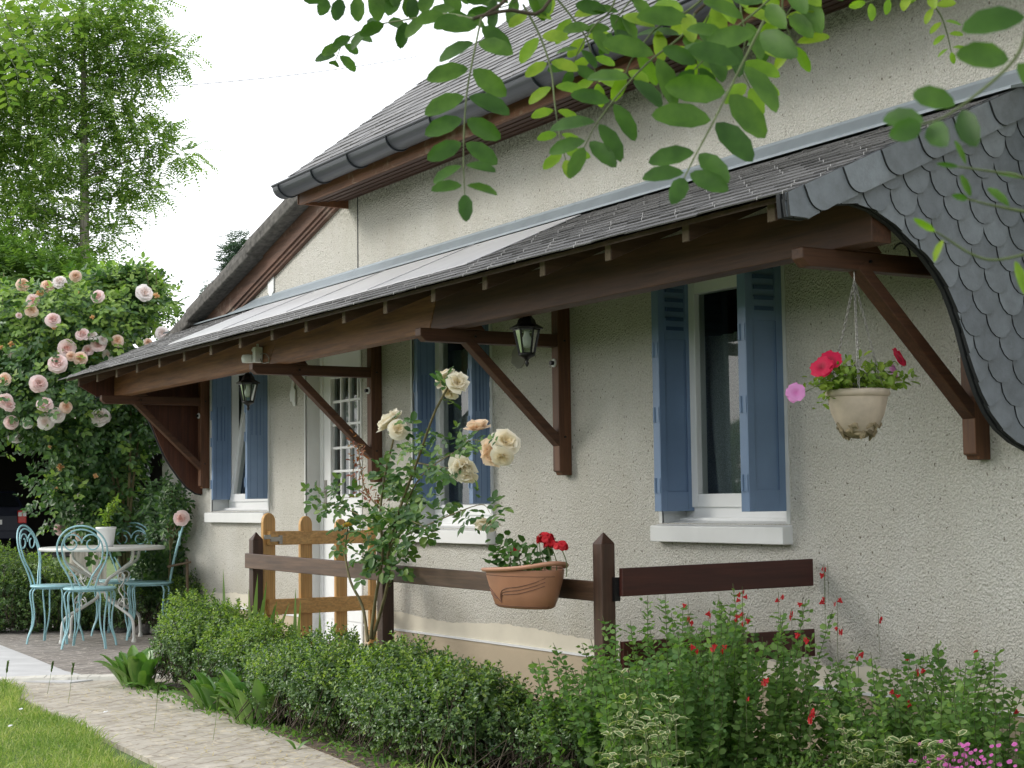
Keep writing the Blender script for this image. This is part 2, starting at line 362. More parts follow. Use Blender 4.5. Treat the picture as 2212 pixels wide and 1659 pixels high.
def ell_surface(ells, n, shell=.25, noise_amp=.12, low=None):
    """points in the outer shell of a union of ellipsoids (centre, radii); returns points and outward directions"""
    Cc = np.array([e[0] for e in ells], float); Rr = np.array([e[1] for e in ells], float)
    area = np.array([(r[0]*r[1] + r[1]*r[2] + r[0]*r[2]) for r in Rr]); pr = area/area.sum()
    Ps, Ns = [], []; got = 0
    while got < n:
        k = npr.choice(len(ells), size=n, p=pr); d = rv(n)
        rad = 1 - shell*npr.rand(n)**1.6 + noise_amp*(npr.rand(n) - .5)
        P = Cc[k] + d*Rr[k]*rad[:, None]; ok = np.ones(n, bool)
        for i in range(len(ells)):
            q = np.linalg.norm((P - Cc[i])/Rr[i], axis=1); ok &= (k == i) | (q > 1 - shell*1.1)
        if low is not None: ok &= P[:, 2] > low
        Ps.append(P[ok]); Ns.append(nrm(d/Rr[k])[ok]); got += ok.sum()
    return np.concatenate(Ps)[:n], np.concatenate(Ns)[:n]
def sprigs(P, D, L, k, leaf, spread=.9, stem_r=0.0008):
    """shoots from P along D with k leaves each; returns leaf base, axis, normal, length and the shoot ends"""
    n = len(P); D = nrm(D); a = nrm(np.cross(D, rv(n))); b = np.cross(D, a)
    L = np.broadcast_to(np.asarray(L, float), (n,))
    th0 = npr.rand(n)*6.28; PP, AA, NN, LL = [], [], [], []
    for i in range(k):
        t = (i + 1)/k; th = th0 + i*2.4 if k % 2 else th0 + (i//2)*1.57 + (i % 2)*3.14159
        rad = a*np.cos(th)[:, None] + b*np.sin(th)[:, None]
        sp = spread*(1 - .45*t)
        ax = nrm(D*(1 - sp*.6) + rad*sp + .25*npr.normal(size=(n, 3)))
        PP.append(P + D*(L*t)[:, None]); AA.append(ax); NN.append(nrm(D*.8 + rad*-.3 + np.array([0, 0, .5]) + .3*npr.normal(size=(n, 3))))
        LL.append(leaf*(.7 + .5*npr.rand(n))*(1 - .25*t))
    return np.concatenate(PP), np.concatenate(AA), np.concatenate(NN), np.concatenate(LL)
def stems_mesh(name, segs, r, m_, parent=None):      # segs (n,2,3): thin three sided sticks
    S = np.asarray(segs, float); n = len(S); d = nrm(S[:, 1] - S[:, 0]); a = nrm(np.cross(d, rv(n))); b = np.cross(d, a); V = []
    for e, s_ in ((0, 1.), (1, .6)):
        for j in range(3):
            t = j*2.094; V.append(S[:, e] + (a*math.cos(t) + b*math.sin(t))*r*s_)
    V = np.stack(V, 1).reshape(-1, 3); f = np.array([(0, 1, 4, 3), (1, 2, 5, 4), (2, 0, 3, 5)])
    return np_mesh(name, V, (f[None] + (np.arange(n)*6)[:, None, None]).reshape(-1, 4), m_, None, parent)
def curve(pts, n):                                   # smooth Catmull-Rom through points
    P = [np.array(p, float) for p in pts]; P = [2*P[0] - P[1]] + P + [2*P[-1] - P[-2]]; outp = []
    segs = len(P) - 3
    for i in range(n + 1):
        u = i/n*segs; k = min(int(u), segs - 1); t = u - k; a, b, c, d = P[k:k + 4]
        outp.append(.5*((2*b) + (c - a)*t + (2*a - 5*b + 4*c - d)*t*t + (3*b - a - 3*c + d)*t**3))
    return outp

# ------------------------------------------------------------ ground
def noise_edge(n, amp): return [amp*(npr.rand() - .5) for _ in range(n)]
MT['lawnsoil'] = plain('lawn_ground', (.085, .13, .035), 1, var=.4, scale=12, bmp=.6)
def paving(name, c1, c2, joint, scale, rot=0, wear=None):
    m, t, p = mat(name)
    v = coords(t, (1, 1, 1), rot=(0, 0, rot))
    wob = N(t, 'ShaderNodeTexNoise', Scale=6., Detail=3.); t.links.new(v, wob.inputs['Vector'])
    sc = N(t, 'ShaderNodeVectorMath'); sc.operation = 'SCALE'; sc.inputs['Scale'].default_value = .17; t.links.new(wob.outputs['Color'], sc.inputs[0])
    ad = N(t, 'ShaderNodeVectorMath'); ad.operation = 'ADD'; t.links.new(v, ad.inputs[0]); t.links.new(sc.outputs[0], ad.inputs[1])
    br = N(t, 'ShaderNodeTexBrick', Scale=scale); br.inputs['Mortar Size'].default_value = .018; br.inputs['Mortar Smooth'].default_value = .3
    br.inputs['Color1'].default_value = (*c1, 1); br.inputs['Color2'].default_value = (*c2, 1); br.inputs['Mortar'].default_value = (*joint, 1)
    br.inputs['Brick Width'].default_value = .55; br.inputs['Row Height'].default_value = .27
    t.links.new(ad.outputs[0], br.inputs['Vector'])
    d = ramp(t, noise(t, v, 7., 8, .7), [(.3, (.62, .60, .56)), (.65, (1.1, 1.1, 1.1))])
    col = mixc(t, 1., br.outputs['Color'], d, 'MULTIPLY')
    if wear:
        wn = ramp(t, noise(t, coords(t, (1.5, 4, 1), rot=(0, 0, rot)), 5., 6, .75), [(.55, (0, 0, 0)), (.66, (1, 1, 1))]); col = mixc(t, wn, col, wear)
    t.links.new(col, p.inputs['Base Color']); p.inputs['Roughness'].default_value = .9
    b = bump(t, p, br.outputs['Fac'], .3, .006); b.invert = True
    return m
MT['path'] = paving('path_stone', (.40, .365, .31), (.455, .42, .36), (.30, .26, .21), 2.7, 1.03, wear=(.55, .48, .36))
MT['terrace'] = paving('terrace_stone', (.20, .18, .165), (.27, .245, .225), (.38, .35, .31), 2.6, .9, wear=(.46, .42, .37))
MT['slab'] = plain('pale_slab', (.50, .50, .50), .7, var=.12, scale=5, bmp=.3)
MT['kerb'] = plain('pale_kerb', (.58, .56, .50), .9, var=.16, scale=9, bmp=.7, bscale=30)
def struct(name, o, kind='structure'): o.name = name; o['kind'] = kind; return o
b = MB(); b.add([(-400, -400, -.02), (400, -400, -.02), (400, 400, -.02), (-400, 400, -.02)], [(0, 1, 2, 3)])
struct('ground', b.build('ground', MT['lawnsoil']))
def sheet(name, poly, z, m_):
    bb = MB(); bb.prism(poly, 2, -.05, z, 0); o = bb.build(name, m_); return struct(name, o)
TE = [(-10.25, -2.45), (-10.1, -2.15), (-9.98, -1.85), (-9.86, -1.6), (-9.7, -1.2), (-9.6, -.5), (-9.6, 0.)]    # terrace edge
sheet('terrace', [(-9.66 if False else x - .14, y) for x, y in TE] + [(-20, 0), (-20, -8), (-10.6, -8), (-10.5, -4)], .004, MT['terrace'])
# paler slabs and kerb along the terrace edge
sheet('pale_slabs', [tuple(on(px, py, 2, .009)[:2]) for px, py in ((-200, 1350), (-60, 1378), (0, 1393), (70, 1420), (140, 1449), (215, 1466), (150, 1474), (0, 1470), (-200, 1466))][::-1], .009, MT['slab'])
kb = MB(); ks = curve([(x, y, 0) for x, y in TE[:6]], 26)
for i in range(26):
    p, q = ks[i], ks[i + 1]; wv = .085 + .012*rnd.random()
    d = nrm((q - p)[None])[0]; nn = np.array([-d[1], d[0], 0])
    kb.add([p - nn*wv, q - nn*wv, q + nn*wv, p + nn*wv] + [v_ + np.array([0, 0, .022 + .004*rnd.random()]) for v_ in (p - nn*wv*.8, q - nn*wv*.8, q + nn*wv*.8, p + nn*wv*.8)],
           [(0, 1, 5, 4), (3, 7, 6, 2), (4, 5, 6, 7), (0, 4, 7, 3), (1, 2, 6, 5)])
struct('kerb', kb.build('kerb', MT['kerb']))
sheet('path', [(x + .02, y) for x, y in TE] + [(-9.2, -.6), (-9.0, -1.2), (-8.2, -1.22), (-6.9, -1.28), (-5.4, -1.3), (-4, -1.5), (-3, -3.), (-5, -2.6), (-6.2, -2.34), (-7.8, -2.28), (-9.6, -2.2)], .002, MT['path'])
sheet('flower_bed', [(-9.25, -.7), (-9.05, -1.42), (-8.3, -1.5), (-7.3, -1.58), (-6.3, -1.66), (-5.4, -1.75), (-4, -1.9), (2, -1.9), (2, 0), (-9, 0)], .006, MT['soil'])

# ------------------------------------------------------------ house
house = thing('house', 'cream roughcast cottage with slate roof, brown eaves and blue shuttered windows', 'house', (-6, 2, 0))
ZR = lambda y: 2.51 + .436*y            # top of the canopy roof
OPEN = [(-12.19, -11.03, 1.0, 2.12, 'window'), (-10.35, -9.47, .13, 2.12, 'door'), (-8.735, -7.79, .90, 2.12, 'window'), (-6.19, -5.30, .94, 2.12, 'window')]
wb = MB(); xs = sorted({-13.4, 1.2} | {o[0] for o in OPEN} | {o[1] for o in OPEN})
for x0, x1 in zip(xs, xs[1:]):
    op = [o for o in OPEN if o[0] == x0]
    zs = [(0, 2.12)] if not op else [(0, op[0][2])]
    for z0, z1 in zs: wb.add([(x0, 0, z0), (x1, 0, z0), (x1, 0, z1), (x0, 0, z1)], [(0, 1, 2, 3)])
wb.add([(-13.4, 0, 2.12), (1.2, 0, 2.12), (1.2, 0, 3.08), (-9.5, 0, 3.08), (-9.5, 0, 3.25), (-13.4, 0, 2.15)], [(0, 1, 2, 3, 4, 5)])
wb.add([(-13.4, 0, 0), (-13.4, 0, 2.15), (-13.4, 7, 2.15), (-13.4, 7, 0)], [(0, 1, 2, 3)])
wb.add([(-9.5, .02, 3.08), (-9.5, 3.6, 6.1), (-9.5, 7.2, 3.08)], [(0, 1, 2)])
wb.add([(1.2, 0, 0), (1.2, 7.2, 0), (1.2, 7.2, 3.08), (1.2, 3.6, 6.1), (1.2, 0, 3.08)], [(0, 1, 2, 3, 4)])
wb.add([(-13.4, 7.2, 0), (1.2, 7.2, 0), (1.2, 7.2, 3.08), (-13.4, 7.2, 3.08)], [(0, 1, 2, 3)])
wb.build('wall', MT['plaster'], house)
jb = MB(); jb.box((-9.504, -.003, 2.5), (-9.494, .01, 3.06)); jb.build('wall_joint', MT['slatedark'], house)
# plinth, white line and ragged smooth band
pb = MB()
for x0, x1 in ((-13.4, -10.42), (-9.40, 1.2)): pb.box((x0, -.014, 0), (x1, .01, .272))
pb.build('plinth', MT['plinth'], house)
pb = MB()
for x0, x1 in ((-13.4, -10.42), (-9.40, 1.2)): pb.box((x0, -.022, .272), (x1, .01, .283))
pb.build('plinth_trim', MT['white'], house)
pb = MB()
for x0, x1 in ((-13.4, -10.42), (-9.40, 1.2)):
    k = int((x1 - x0)/.03); tops = [(x0 + (x1 - x0)*i/k, .372 + .012*math.sin(i*.13) + .010*(rnd.random() - .5)) for i in range(k + 1)]
    vs = [(x, -.005, .283) for x, z in tops] + [(x, -.005, z) for x, z in tops]; pb.add(vs, [(i, i + 1, k + 2 + i, k + 1 + i) for i in range(k)])
pb.build('smooth_band', MT['smooth'], house, fixn=False)
# openings
for x0, x1, z0, z1, kind in OPEN:
    D = .14
    rb = MB()
    rb.add([(x0, -.002, z0), (x0, D + .08, z0), (x0, D + .08, z1), (x0, -.002, z1)], [(0, 1, 2, 3)])
    rb.add([(x1, -.002, z0), (x1, D + .08, z0), (x1, D + .08, z1), (x1, -.002, z1)], [(3, 2, 1, 0)])
    rb.add([(x0, -.002, z1), (x0, D + .08, z1), (x1, D + .08, z1), (x1, -.002, z1)], [(0, 1, 2, 3)])
    rb.add([(x0, -.002, z0), (x0, D + .08, z0), (x1, D + .08, z0), (x1, -.002, z0)], [(3, 2, 1, 0)])
    rb.box((x0 - .022, -.006, z0), (x0, .004, z1)); rb.box((x1, -.006, z0), (x1 + .022, .004, z1))
    rb.build('reveal', MT['reveal'], house)
    if kind == 'window':
        sb = MB(); zt = z0
        a, c = x0 - .03, x1 + .03
        sb.add([(a, -.055, zt - .085), (c, -.055, zt - .085), (c, -.055, zt - .012), (a, -.055, zt - .012), (a, .10, zt + .012), (c, .10, zt + .012), (a, .10, zt - .085), (c, .10, zt - .085)],
               [(0, 1, 2, 3), (3, 2, 5, 4), (0, 3, 4, 6), (1, 7, 5, 2), (0, 6, 7, 1)])
        fr = MB(); fw = .06
        zf = z0 + .03
        fr.box((x0, D, zf), (x0 + fw, D + .06, z1)); fr.box((x1 - fw, D, zf), (x1, D + .06, z1)); fr.box((x0, D - .004, zf - .03), (x1, D + .064, zf + .05)); fr.box((x0, D, z1 - .05), (x1, D + .06, z1 + .002))
        fr.box((x0 - .001, D - .045, zf - .045), (x1 + .001, D - .004, zf - .005))
        fo = fr.build('window', MT['pvc'], house, .004)
        sb.build('window_sill', MT['white'], fo, .004)
        tilt = .14 if x0 < -12 else 0.
        xa, xb, za, zb = x0 + fw - .012, x1 - fw + .012, zf + .042, z1 - .045
        def T(x, y, z): return (x, y + tilt*(z - za)/(zb - za), z)
        sh = MB(); s_ = .062
        for (p0, p1) in (((xa, za), (xa + s_, zb)), ((xb - s_, za), (xb, zb)), ((xa + s_, za), (xb - s_, za + s_)), ((xa + s_, zb - s_), (xb - s_, zb))):
            vs = [T(x, y, z) for x, y, z in ((p0[0], D - .018, p0[1]), (p1[0], D - .018, p0[1]), (p1[0], D + .045, p0[1]), (p0[0], D + .045, p0[1]), (p0[0], D - .018, p1[1]), (p1[0], D - .018, p1[1]), (p1[0], D + .045, p1[1]), (p0[0], D + .045, p1[1]))]
            sh.add(vs, [(0, 3, 2, 1), (4, 5, 6, 7), (0, 1, 5, 4), (1, 2, 6, 5), (2, 3, 7, 6), (3, 0, 4, 7)])
        sh.build('sash', MT['pvc'], fo, .003)
        g = MB(); g.add([T(x, D + .012, z) for x, z in ((xa + s_ - .004, za + s_ - .004), (xb - s_ + .004, za + s_ - .004), (xb - s_ + .004, zb - s_ + .004), (xa + s_ - .004, zb - s_ + .004))], [(0, 1, 2, 3)])
        g.build('pane', MT['glass'], fo, fixn=False)
        cb = MB(); k = 90; cz = zb - .25 if x0 > -7 else zb - .1
        xl = xa + s_ - .26
        vs = []
        for j, z in enumerate((za, cz)):
            for i in range(k + 1):
                u = i/k; xe = xb if j else xb
                x = (xl + (xe - xl)*u) + (0 if j else .12*(1 - u) + 0); vs.append((x, D + .12 + .018*math.sin(u*55) + .012*math.sin(u*23 + j), z))
        cb.add(vs, [(i, i + 1, k + 2 + i, k + 1 + i) for i in range(k)], 0, True); cb.build('curtain', MT['curtain'], fo, fixn=False)
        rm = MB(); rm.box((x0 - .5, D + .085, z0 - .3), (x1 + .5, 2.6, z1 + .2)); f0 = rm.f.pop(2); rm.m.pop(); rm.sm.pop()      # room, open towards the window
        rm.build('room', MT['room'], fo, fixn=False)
    else:
        D = .10
        fr = MB(); fr.box((x0, D, z0), (x0 + .05, D + .06, z1)); fr.box((x1 - .04, D, z0), (x1, D + .06, z1)); fr.box((x0, D, z1 - .05), (x1, D + .06, z1 + .002)); fr.box((x0, D - .02, z0 - .01), (x1, D + .06, z0 + .03))
        fo = fr.build('door_frame', MT['pvc'], house, .004)
        lf = MB(); la, lb = x0 + .052, x1 - .042; ga, gb, gz0, gz1 = la + .14, lb - .11, z0 + .98, z1 - .22
        y0, y1 = D + .008, D + .05
        lf.box((la, y0, z0 + .032), (ga, y1, z1 - .052)); lf.box((gb, y0, z0 + .032), (lb, y1, z1 - .052)); lf.box((ga, y0, z0 + .032), (gb, y1, gz0)); lf.box((ga, y0, gz1), (gb, y1, z1 - .052))
        for xx in (.25, .5, .75): lf.box((ga + (gb - ga)*xx - .009, y0 + .004, gz0), (ga + (gb - ga)*xx + .009, y1 - .004, gz1))
        for k in range(1, 5):
            z = gz0 + (gz1 - gz0)*k/5; lf.box((ga, y0 + .006, z - .009), (gb, y1 - .006, z + .009))
        lf.box((ga - .02, y0 - .012, gz0 - .02), (gb + .02, y0, gz0)); lf.box((ga - .02, y0 - .012, gz1), (gb + .02, y0, gz1 + .02))
        lf.box((ga - .02, y0 - .0115, gz0), (ga, y0, gz1)); lf.box((gb, y0 - .0115, gz0), (gb + .02, y0, gz1))
        lf.box((ga - .02, y0 - .01, z0 + .14), (gb + .02, y0, z0 + .82))
        dr = lf.build('door', MT['pvc'], house, .003)
        g = MB(); g.add([(ga, D + .03, gz0), (gb, D + .03, gz0), (gb, D + .03, gz1), (ga, D + .03, gz1)], [(0, 1, 2, 3)]); g.build('pane', MT['glass'], dr, fixn=False)
        hd = MB(); hd.box((la + .03, y0 - .01, z0 + .88), (la + .055, y0, z0 + 1.08)); hd.tube([(la + .042, y0 - .005, z0 + 1.0), (la + .042, y0 - .05, z0 + 1.0), (la + .14, y0 - .052, z0 + 1.0)], .008); hd.build('handle', MT['iron'], dr)
        cb = MB(); k = 60; vs = [(ga - .03 + (gb - ga + .06)*i/k, D + .10 + .01*math.sin(i*.9), z) for z in (gz0 - .1, gz1 + .05) for i in range(k + 1)]
        cb.add(vs, [(i, i + 1, k + 2 + i, k + 1 + i) for i in range(k)], 0, True); cb.build('curtain', MT['curtain'], dr, fixn=False)
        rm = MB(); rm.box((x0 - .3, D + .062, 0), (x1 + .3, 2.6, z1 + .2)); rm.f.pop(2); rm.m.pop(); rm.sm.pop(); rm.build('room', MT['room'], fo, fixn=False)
        st = MB(); st.box((x0 - .08, -.30, 0), (x1 + .08, .0, .115)); st.build('doorstep', MT['kerb'], house, .01)
# shutters: folded metal leaves standing in the openings
def shutter(x, ya, yb, z0, z1, slots, lean=0.):
    m_ = MB(); n = 3; tk = .017; wv = abs(yb - ya)
    c, s_ = math.cos(lean), math.sin(lean); y1 = max(ya, yb)
    def P(u, v, z): return (x - u*c - v*s_, y1 - v*c + u*s_*0, z)
    def bx(o, u0, u1, v0, v1, za, zb):
        o.add([P(u0, v0, za), P(u1, v0, za), P(u1, v1, za), P(u0, v1, za), P(u0, v0, zb), P(u1, v0, zb), P(u1, v1, zb), P(u0, v1, zb)],
              [(0, 3, 2, 1), (4, 5, 6, 7), (0, 1, 5, 4), (1, 2, 6, 5), (2, 3, 7, 6), (3, 0, 4, 7)])
    for k in range(n): bx(m_, k*(tk + .004), k*(tk + .004) + tk, .004*k, wv - .004*k, z0, z1)
    if slots == 'louvre':                                    # raised stiles round a sunken panel
        bx(m_, -.006, 0, 0, .035, z0, z1); bx(m_, -.006, 0, wv - .035, wv, z0, z1); bx(m_, -.006, 0, .035, wv - .035, z0, z0 + .09); bx(m_, -.006, 0, .035, wv - .035, z1 - .3, z1 - .2)
    o = m_.build('shutter', MT['blue'], house, .0015)
    d = MB()
    if slots == 'louvre':
        for k in range(5): bx(d, -.009, -.0005, .045, wv - .045, z1 - .06 - k*.045 - .018, z1 - .06 - k*.045)
        bx(d, -.007, -.0062, .034, .037, z0 + .09, z1 - .3)
    else:
        for k in range(3): bx(d, -.0012, 0, wv*(.35 + .2*k), wv*(.35 + .2*k) + .004, z1 - .55, z1 - .28)
        for k in (.18, .5, .82): bx(d, -.001, 0, wv*k, wv*k + .002, z0 + .01, z1 - .01)
    d.build('slot', MT['bluedark'], o)
    for z in (z0 + .12, z0 + .45, z1 - .35):
        h = MB(); h.tube([P(.012 + .02, wv + .004, z - .035), P(.012 + .02, wv + .004, z + .035)], .007, 8); bx(h, .0, .045, wv, wv + .003, z - .035, z + .035); h.build('hinge', MT['blue'], o)
for x0, x1, z0, z1, kind in OPEN:
    if kind != 'window': continue
    big = x0 > -7; lv = 'louvre' if big else 'slit'; zb = {True: .995, False: (1.09 if x0 < -12 else 1.04)}[big]
    if x0 < -12: shutter(x0 + .06, -.015, .135, zb, 2.10, lv); shutter(x1 - .004, -.16, -.005, zb, 2.10, lv, .05)
    elif big: shutter(x0 + .06, -.055, .135, zb, 2.10, lv); shutter(x1 - .004, -.195, -.006, zb, 2.10, lv, .06)
    else: shutter(x0 + .06, .0, .135, zb, 2.10, lv); shutter(x1 - .004, -.115, -.006, zb, 2.10, lv, .05)
# main roof
def slates(name, x0, x1, O, slope_dir, rows, expo, wid, m_, parent, hooks=None, hook_cols=None, jit=.004, thick=.005, skip=None):
    O = np.array(O, float); v = np.array([0, *slope_dir]); v = v/np.linalg.norm(v); nn = np.array([0, -v[2], v[1]]); nn *= np.sign(nn[2])
    sb = MB(); hb = MB(); ln = expo*2.1
    for r in range(rows):
        x = x0 + (wid/2 if r % 2 else 0) - (wid if r % 2 else 0)
        while x < x1:
            a, b_ = max(x, x0) + .002, min(x + wid, x1) - .002
            if b_ - a > .02 and not (skip and skip(r, (a + b_)/2)):
                j = rnd.uniform(-jit, jit); k2 = rnd.uniform(-jit, jit)*.6; t0 = .011 + rnd.random()*.004
                lo = O + v*(expo*r + j) ; lo2 = O + v*(expo*r + j + k2); hi = O + v*(expo*r + ln)
                def Q(xx, p, h): q = p + nn*h; return (xx, q[1], q[2])
                sb.add([Q(a, lo, t0), Q(b_, lo2, t0 + k2*.3), Q(b_, hi, .002), Q(a, hi, .002), Q(a, lo, t0 + thick), Q(b_, lo2, t0 + thick + k2*.3), Q(b_, hi, .002 + thick), Q(a, hi, .002 + thick)],
                       [(0, 3, 2, 1), (4, 5, 6, 7), (0, 1, 5, 4), (1, 2, 6, 5), (2, 3, 7, 6), (3, 0, 4, 7)])
                if hooks and rnd.random() < hooks:
                    xc = (a + b_)/2; p = lo - v*.006 + nn*(t0 + thick)
                    hb.tube([Q(xc, lo + v*.02, t0 + thick + .002), Q(xc, lo - v*.004, t0 + thick + .004), Q(xc + .004, lo - v*.012, t0)], .0016, 4)
            x += wid
    sb.add(hb.v, hb.f, 1)
    return sb.build(name, [m_, MT['iron']], parent)
rb = MB()
rb.prism([(-.47, 3.085), (3.62, 6.22), (7.7, 3.085), (7.7, 3.02), (3.62, 6.15), (-.40, 3.04)], 0, -9.66, 1.5)
roof = rb.build('roof', MT['slatedark'], house)
slates('slate_covering', -9.68, 1.5, (0, -.49, 3.092), (1.0, .767), 22, .108, .22, MT['slate'], roof, hooks=.35)
# eaves: sloping boarded soffit, fascia, gutter with its hoops
eb = MB(); eb.add([(-9.62, .02, 3.045), (1.5, .02, 3.045), (1.5, -.33, 3.0), (-9.62, -.33, 3.0)], [(0, 1, 2, 3)]); eb.add([(-9.62, .02, 3.055), (1.5, .02, 3.055), (1.5, -.33, 3.01), (-9.62, -.33, 3.01)], [(3, 2, 1, 0)])
for k in range(5):
    t = (k + .5)/5.; y = .0 - .33*t; z = 3.0447 - .045*(.02 - y)/.35
    eb.box((-9.62, y - .003, z - .006), (1.5, y + .003, z + .002))
eb.build('soffit', MT['soffit'], house, fixn=False)
fb = MB(); fb.box((-9.64, -.355, 2.985), (1.5, -.33, 3.115)); fb.box((-9.655, -.36, 2.99), (-9.64, .03, 3.20)); fb.build('fascia', MT['fascia'], house, .003)
gb_ = MB(); R0 = .078; na = 14
def gsec(r, z0=3.103): return [(-.438 + r*math.cos(math.pi + math.pi*i/na), z0 + r*math.sin(math.pi + math.pi*i/na)) for i in range(na + 1)]
sec = gsec(R0) + [(a, c) for a, c in gsec(R0 - .004)[::-1]]
gb_.prism(sec, 0, -9.70, 1.5)
gb_.tube([(-9.70, -.438 - R0, 3.103), (1.5, -.438 - R0, 3.103)], .009, 8)
gb_.prism(gsec(R0 - .002), 0, -9.70, -9.697)
gut = gb_.build('gutter', MT['gutter'], house)
for p in gut.data.polygons: p.use_smooth = len(p.vertices) == 4
x = -9.6
while x < 1.4:
    hb = MB(); hb.tube([(x, *q) for q in gsec(R0 + .004)], .0045, 6); hb.tube([(x, -.438 - R0, 3.107), (x + .004, -.38, 3.125)], .004, 6); hb.build('gutter_bracket', MT['gutter'], gut); x += .52
# lower roof of the extension with its mossy verge
vz = lambda x: 3.168 + .283*(x + 10.24)
vb = MB(); vb.prism([(-9.5, vz(-9.5) - .03), (-13.75, vz(-13.75) - .03), (-13.75, vz(-13.75) - .10), (-9.5, vz(-9.5) - .10)], 1, -.10, 7.4)
ext = vb.build('extension_roof', MT['concrete'], house)
x = -9.7; k = 0
while x > -13.7:
    vb = MB(); x2 = max(x - 1.28, -13.75); h = .135; n = 8; rr = .075
    prof = [(-.10, .03), (-.10, -h*.2)] + [(-.165 + .05*math.cos(a), -.035 + .05*math.sin(a)) for a in ()]
    prof = [(-.05, .0), (-.165, .0), (-.180, -.014), (-.186, -.06), (-.182, -.112), (-.165, -.122), (-.11, -.122), (-.05, -.11)]
    z1, z2 = vz(x) - .004, vz(x2) + .012
    vs = [(x, y, z1 + z) for y, z in prof] + [(x2 - .03, y*1.03, z2 + z) for y, z in prof]; m8 = len(prof)
    vb.add(vs, [tuple(range(m8))[::-1], tuple(range(m8, 2*m8))] + [(i, (i + 1) % m8, m8 + (i + 1) % m8, m8 + i) for i in range(m8)], 0, False)
    for j in range(5):
        xx = x - 1.28*(j + .2)/5; g0 = rnd.random()*.008; ya_ = -.17 + .02*rnd.random(); vb.add([(a_, y_, vz(a_) + h_ + g0) for a_ in (xx - .24, xx) for y_ in (ya_, 0) for h_ in (-.004 if a_ < xx else .004, .012 if a_ < xx else .024)], [(0, 1, 3, 2), (4, 6, 7, 5), (0, 4, 5, 1), (2, 3, 7, 6), (1, 5, 7, 3), (0, 2, 6, 4)])
    vb.build('verge_tile', MT['concrete'], ext, .006); x = x2
bb = MB()
def slant(o, x0, x1, ya, yb, d0, d1): o.add([(x0, ya, vz(x0) - d0), (x1, ya, vz(x1) - d0), (x1, ya, vz(x1) - d1), (x0, ya, vz(x0) - d1), (x0, yb, vz(x0) - d0), (x1, yb, vz(x1) - d0), (x1, yb, vz(x1) - d1), (x0, yb, vz(x0) - d1)],
       [(0, 3, 2, 1), (4, 5, 6, 7), (0, 1, 5, 4), (1, 2, 6, 5), (2, 3, 7, 6), (3, 0, 4, 7)])
slant(bb, -13.7, -9.6, -.06, -.03, .08, .235); slant(bb, -13.7, -9.6, -.045, .004, .225, .262); slant(bb, -13.7, -9.6, -.032, .003, .255, .285)
bb.build('bargeboard', MT['barge'], house, .003)
ab = MB(); p = on(582, 592, 1, -.02); ab.prism([(p[0] - .055, p[2]), (p[0] + .055, p[2]), (p[0] + .055, p[2] - .13), (p[0], p[2] - .175), (p[0] - .055, p[2] - .13)], 1, -.012, -.004)
ab.build('wall_plate', MT['white'], house, .002)

# ------------------------------------------------------------ canopy along the facade
canopy = thing('porch_canopy', 'long lean-to wooden canopy with slate roof over the doors and windows', 'canopy', (-8, 0, 1.9))
XL, XR = -12.5, -3.96
ye = -1.10
fb = MB(); fb.prism([(0, 2.576), (-.006, 2.576), (-.012, 2.562), (-.050, 2.512), (-.055, 2.502), (-.13, 2.518 - .436*.13 + .022), (-.13, 2.518 - .436*.13 + .012), (0, 2.50)], 0, -13.0, XR + .06)
for x in (-11.6, -9.55, -7.5, -5.5): fb.box((x, -.011, 2.50), (x + .012, -.006, 2.572))
fl = fb.build('flashing', MT['zinc'], canopy)
db = MB(); th = .022
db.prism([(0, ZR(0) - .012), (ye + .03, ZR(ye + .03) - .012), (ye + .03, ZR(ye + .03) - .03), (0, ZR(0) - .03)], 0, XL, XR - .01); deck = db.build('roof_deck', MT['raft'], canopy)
sx0, sx1 = -10.9, -6.62
slates('slate_covering', XL - .05, XR + .03, (0, ye - .02, ZR(ye - .02) - .010), (1., .436), 13, .088, .22, MT['slate'], canopy, hooks=.55,
       skip=lambda r, x: 4 <= r <= 10 and sx0 < x < sx1)
sb = MB(); sb.prism([(-.80, ZR(-.80) + .012), (-.15, ZR(-.15) + .016), (-.15, ZR(-.15) + .010), (-.80, ZR(-.80) + .006)], 0, sx0, sx1)
for xs_ in (-9.85, -8.8, -7.7): sb.prism([(-.80, ZR(-.80) + .017), (-.15, ZR(-.15) + .021), (-.15, ZR(-.15) + .0165), (-.80, ZR(-.80) + .0125)], 0, xs_ - .006, xs_ + .006)
sb.build('roof_sheet', MT['sheet'], canopy, .002)
# rafters with sawn tails
x = -12.32
while x < -4:
    r_ = MB(); yt = -1.03 + .01*rnd.random()
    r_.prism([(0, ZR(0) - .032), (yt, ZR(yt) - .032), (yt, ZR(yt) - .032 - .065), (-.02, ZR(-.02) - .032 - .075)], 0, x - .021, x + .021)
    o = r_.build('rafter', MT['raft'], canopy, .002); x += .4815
    t_ = MB(); t_.box((x - .4815 - .019, yt - .002, ZR(yt) - .032 - .063), (x - .4815 + .019, yt - .0005, ZR(yt) - .036)); t_.build('cut_end', MT['raftend'], o)
# the beam in three spliced lengths
yb0, yb1, zb0, zb1 = -.72, -.63, 1.90, 2.085
js = [(on(590, 748, 1, yb0)[0], .16), (on(935, 680, 1, yb0)[0], .09)]
xa = -12.75
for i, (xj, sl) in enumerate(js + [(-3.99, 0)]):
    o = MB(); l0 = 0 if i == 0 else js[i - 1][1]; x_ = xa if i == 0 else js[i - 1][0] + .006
    o.prism([(x_ - l0/2, zb0), (xj - sl/2, zb0), (xj + sl/2, zb1), (x_ + l0/2, zb1)], 1, yb0, yb1); o.build('beam', MT['beam' if i < 2 else 'beamdark'], canopy, .004)
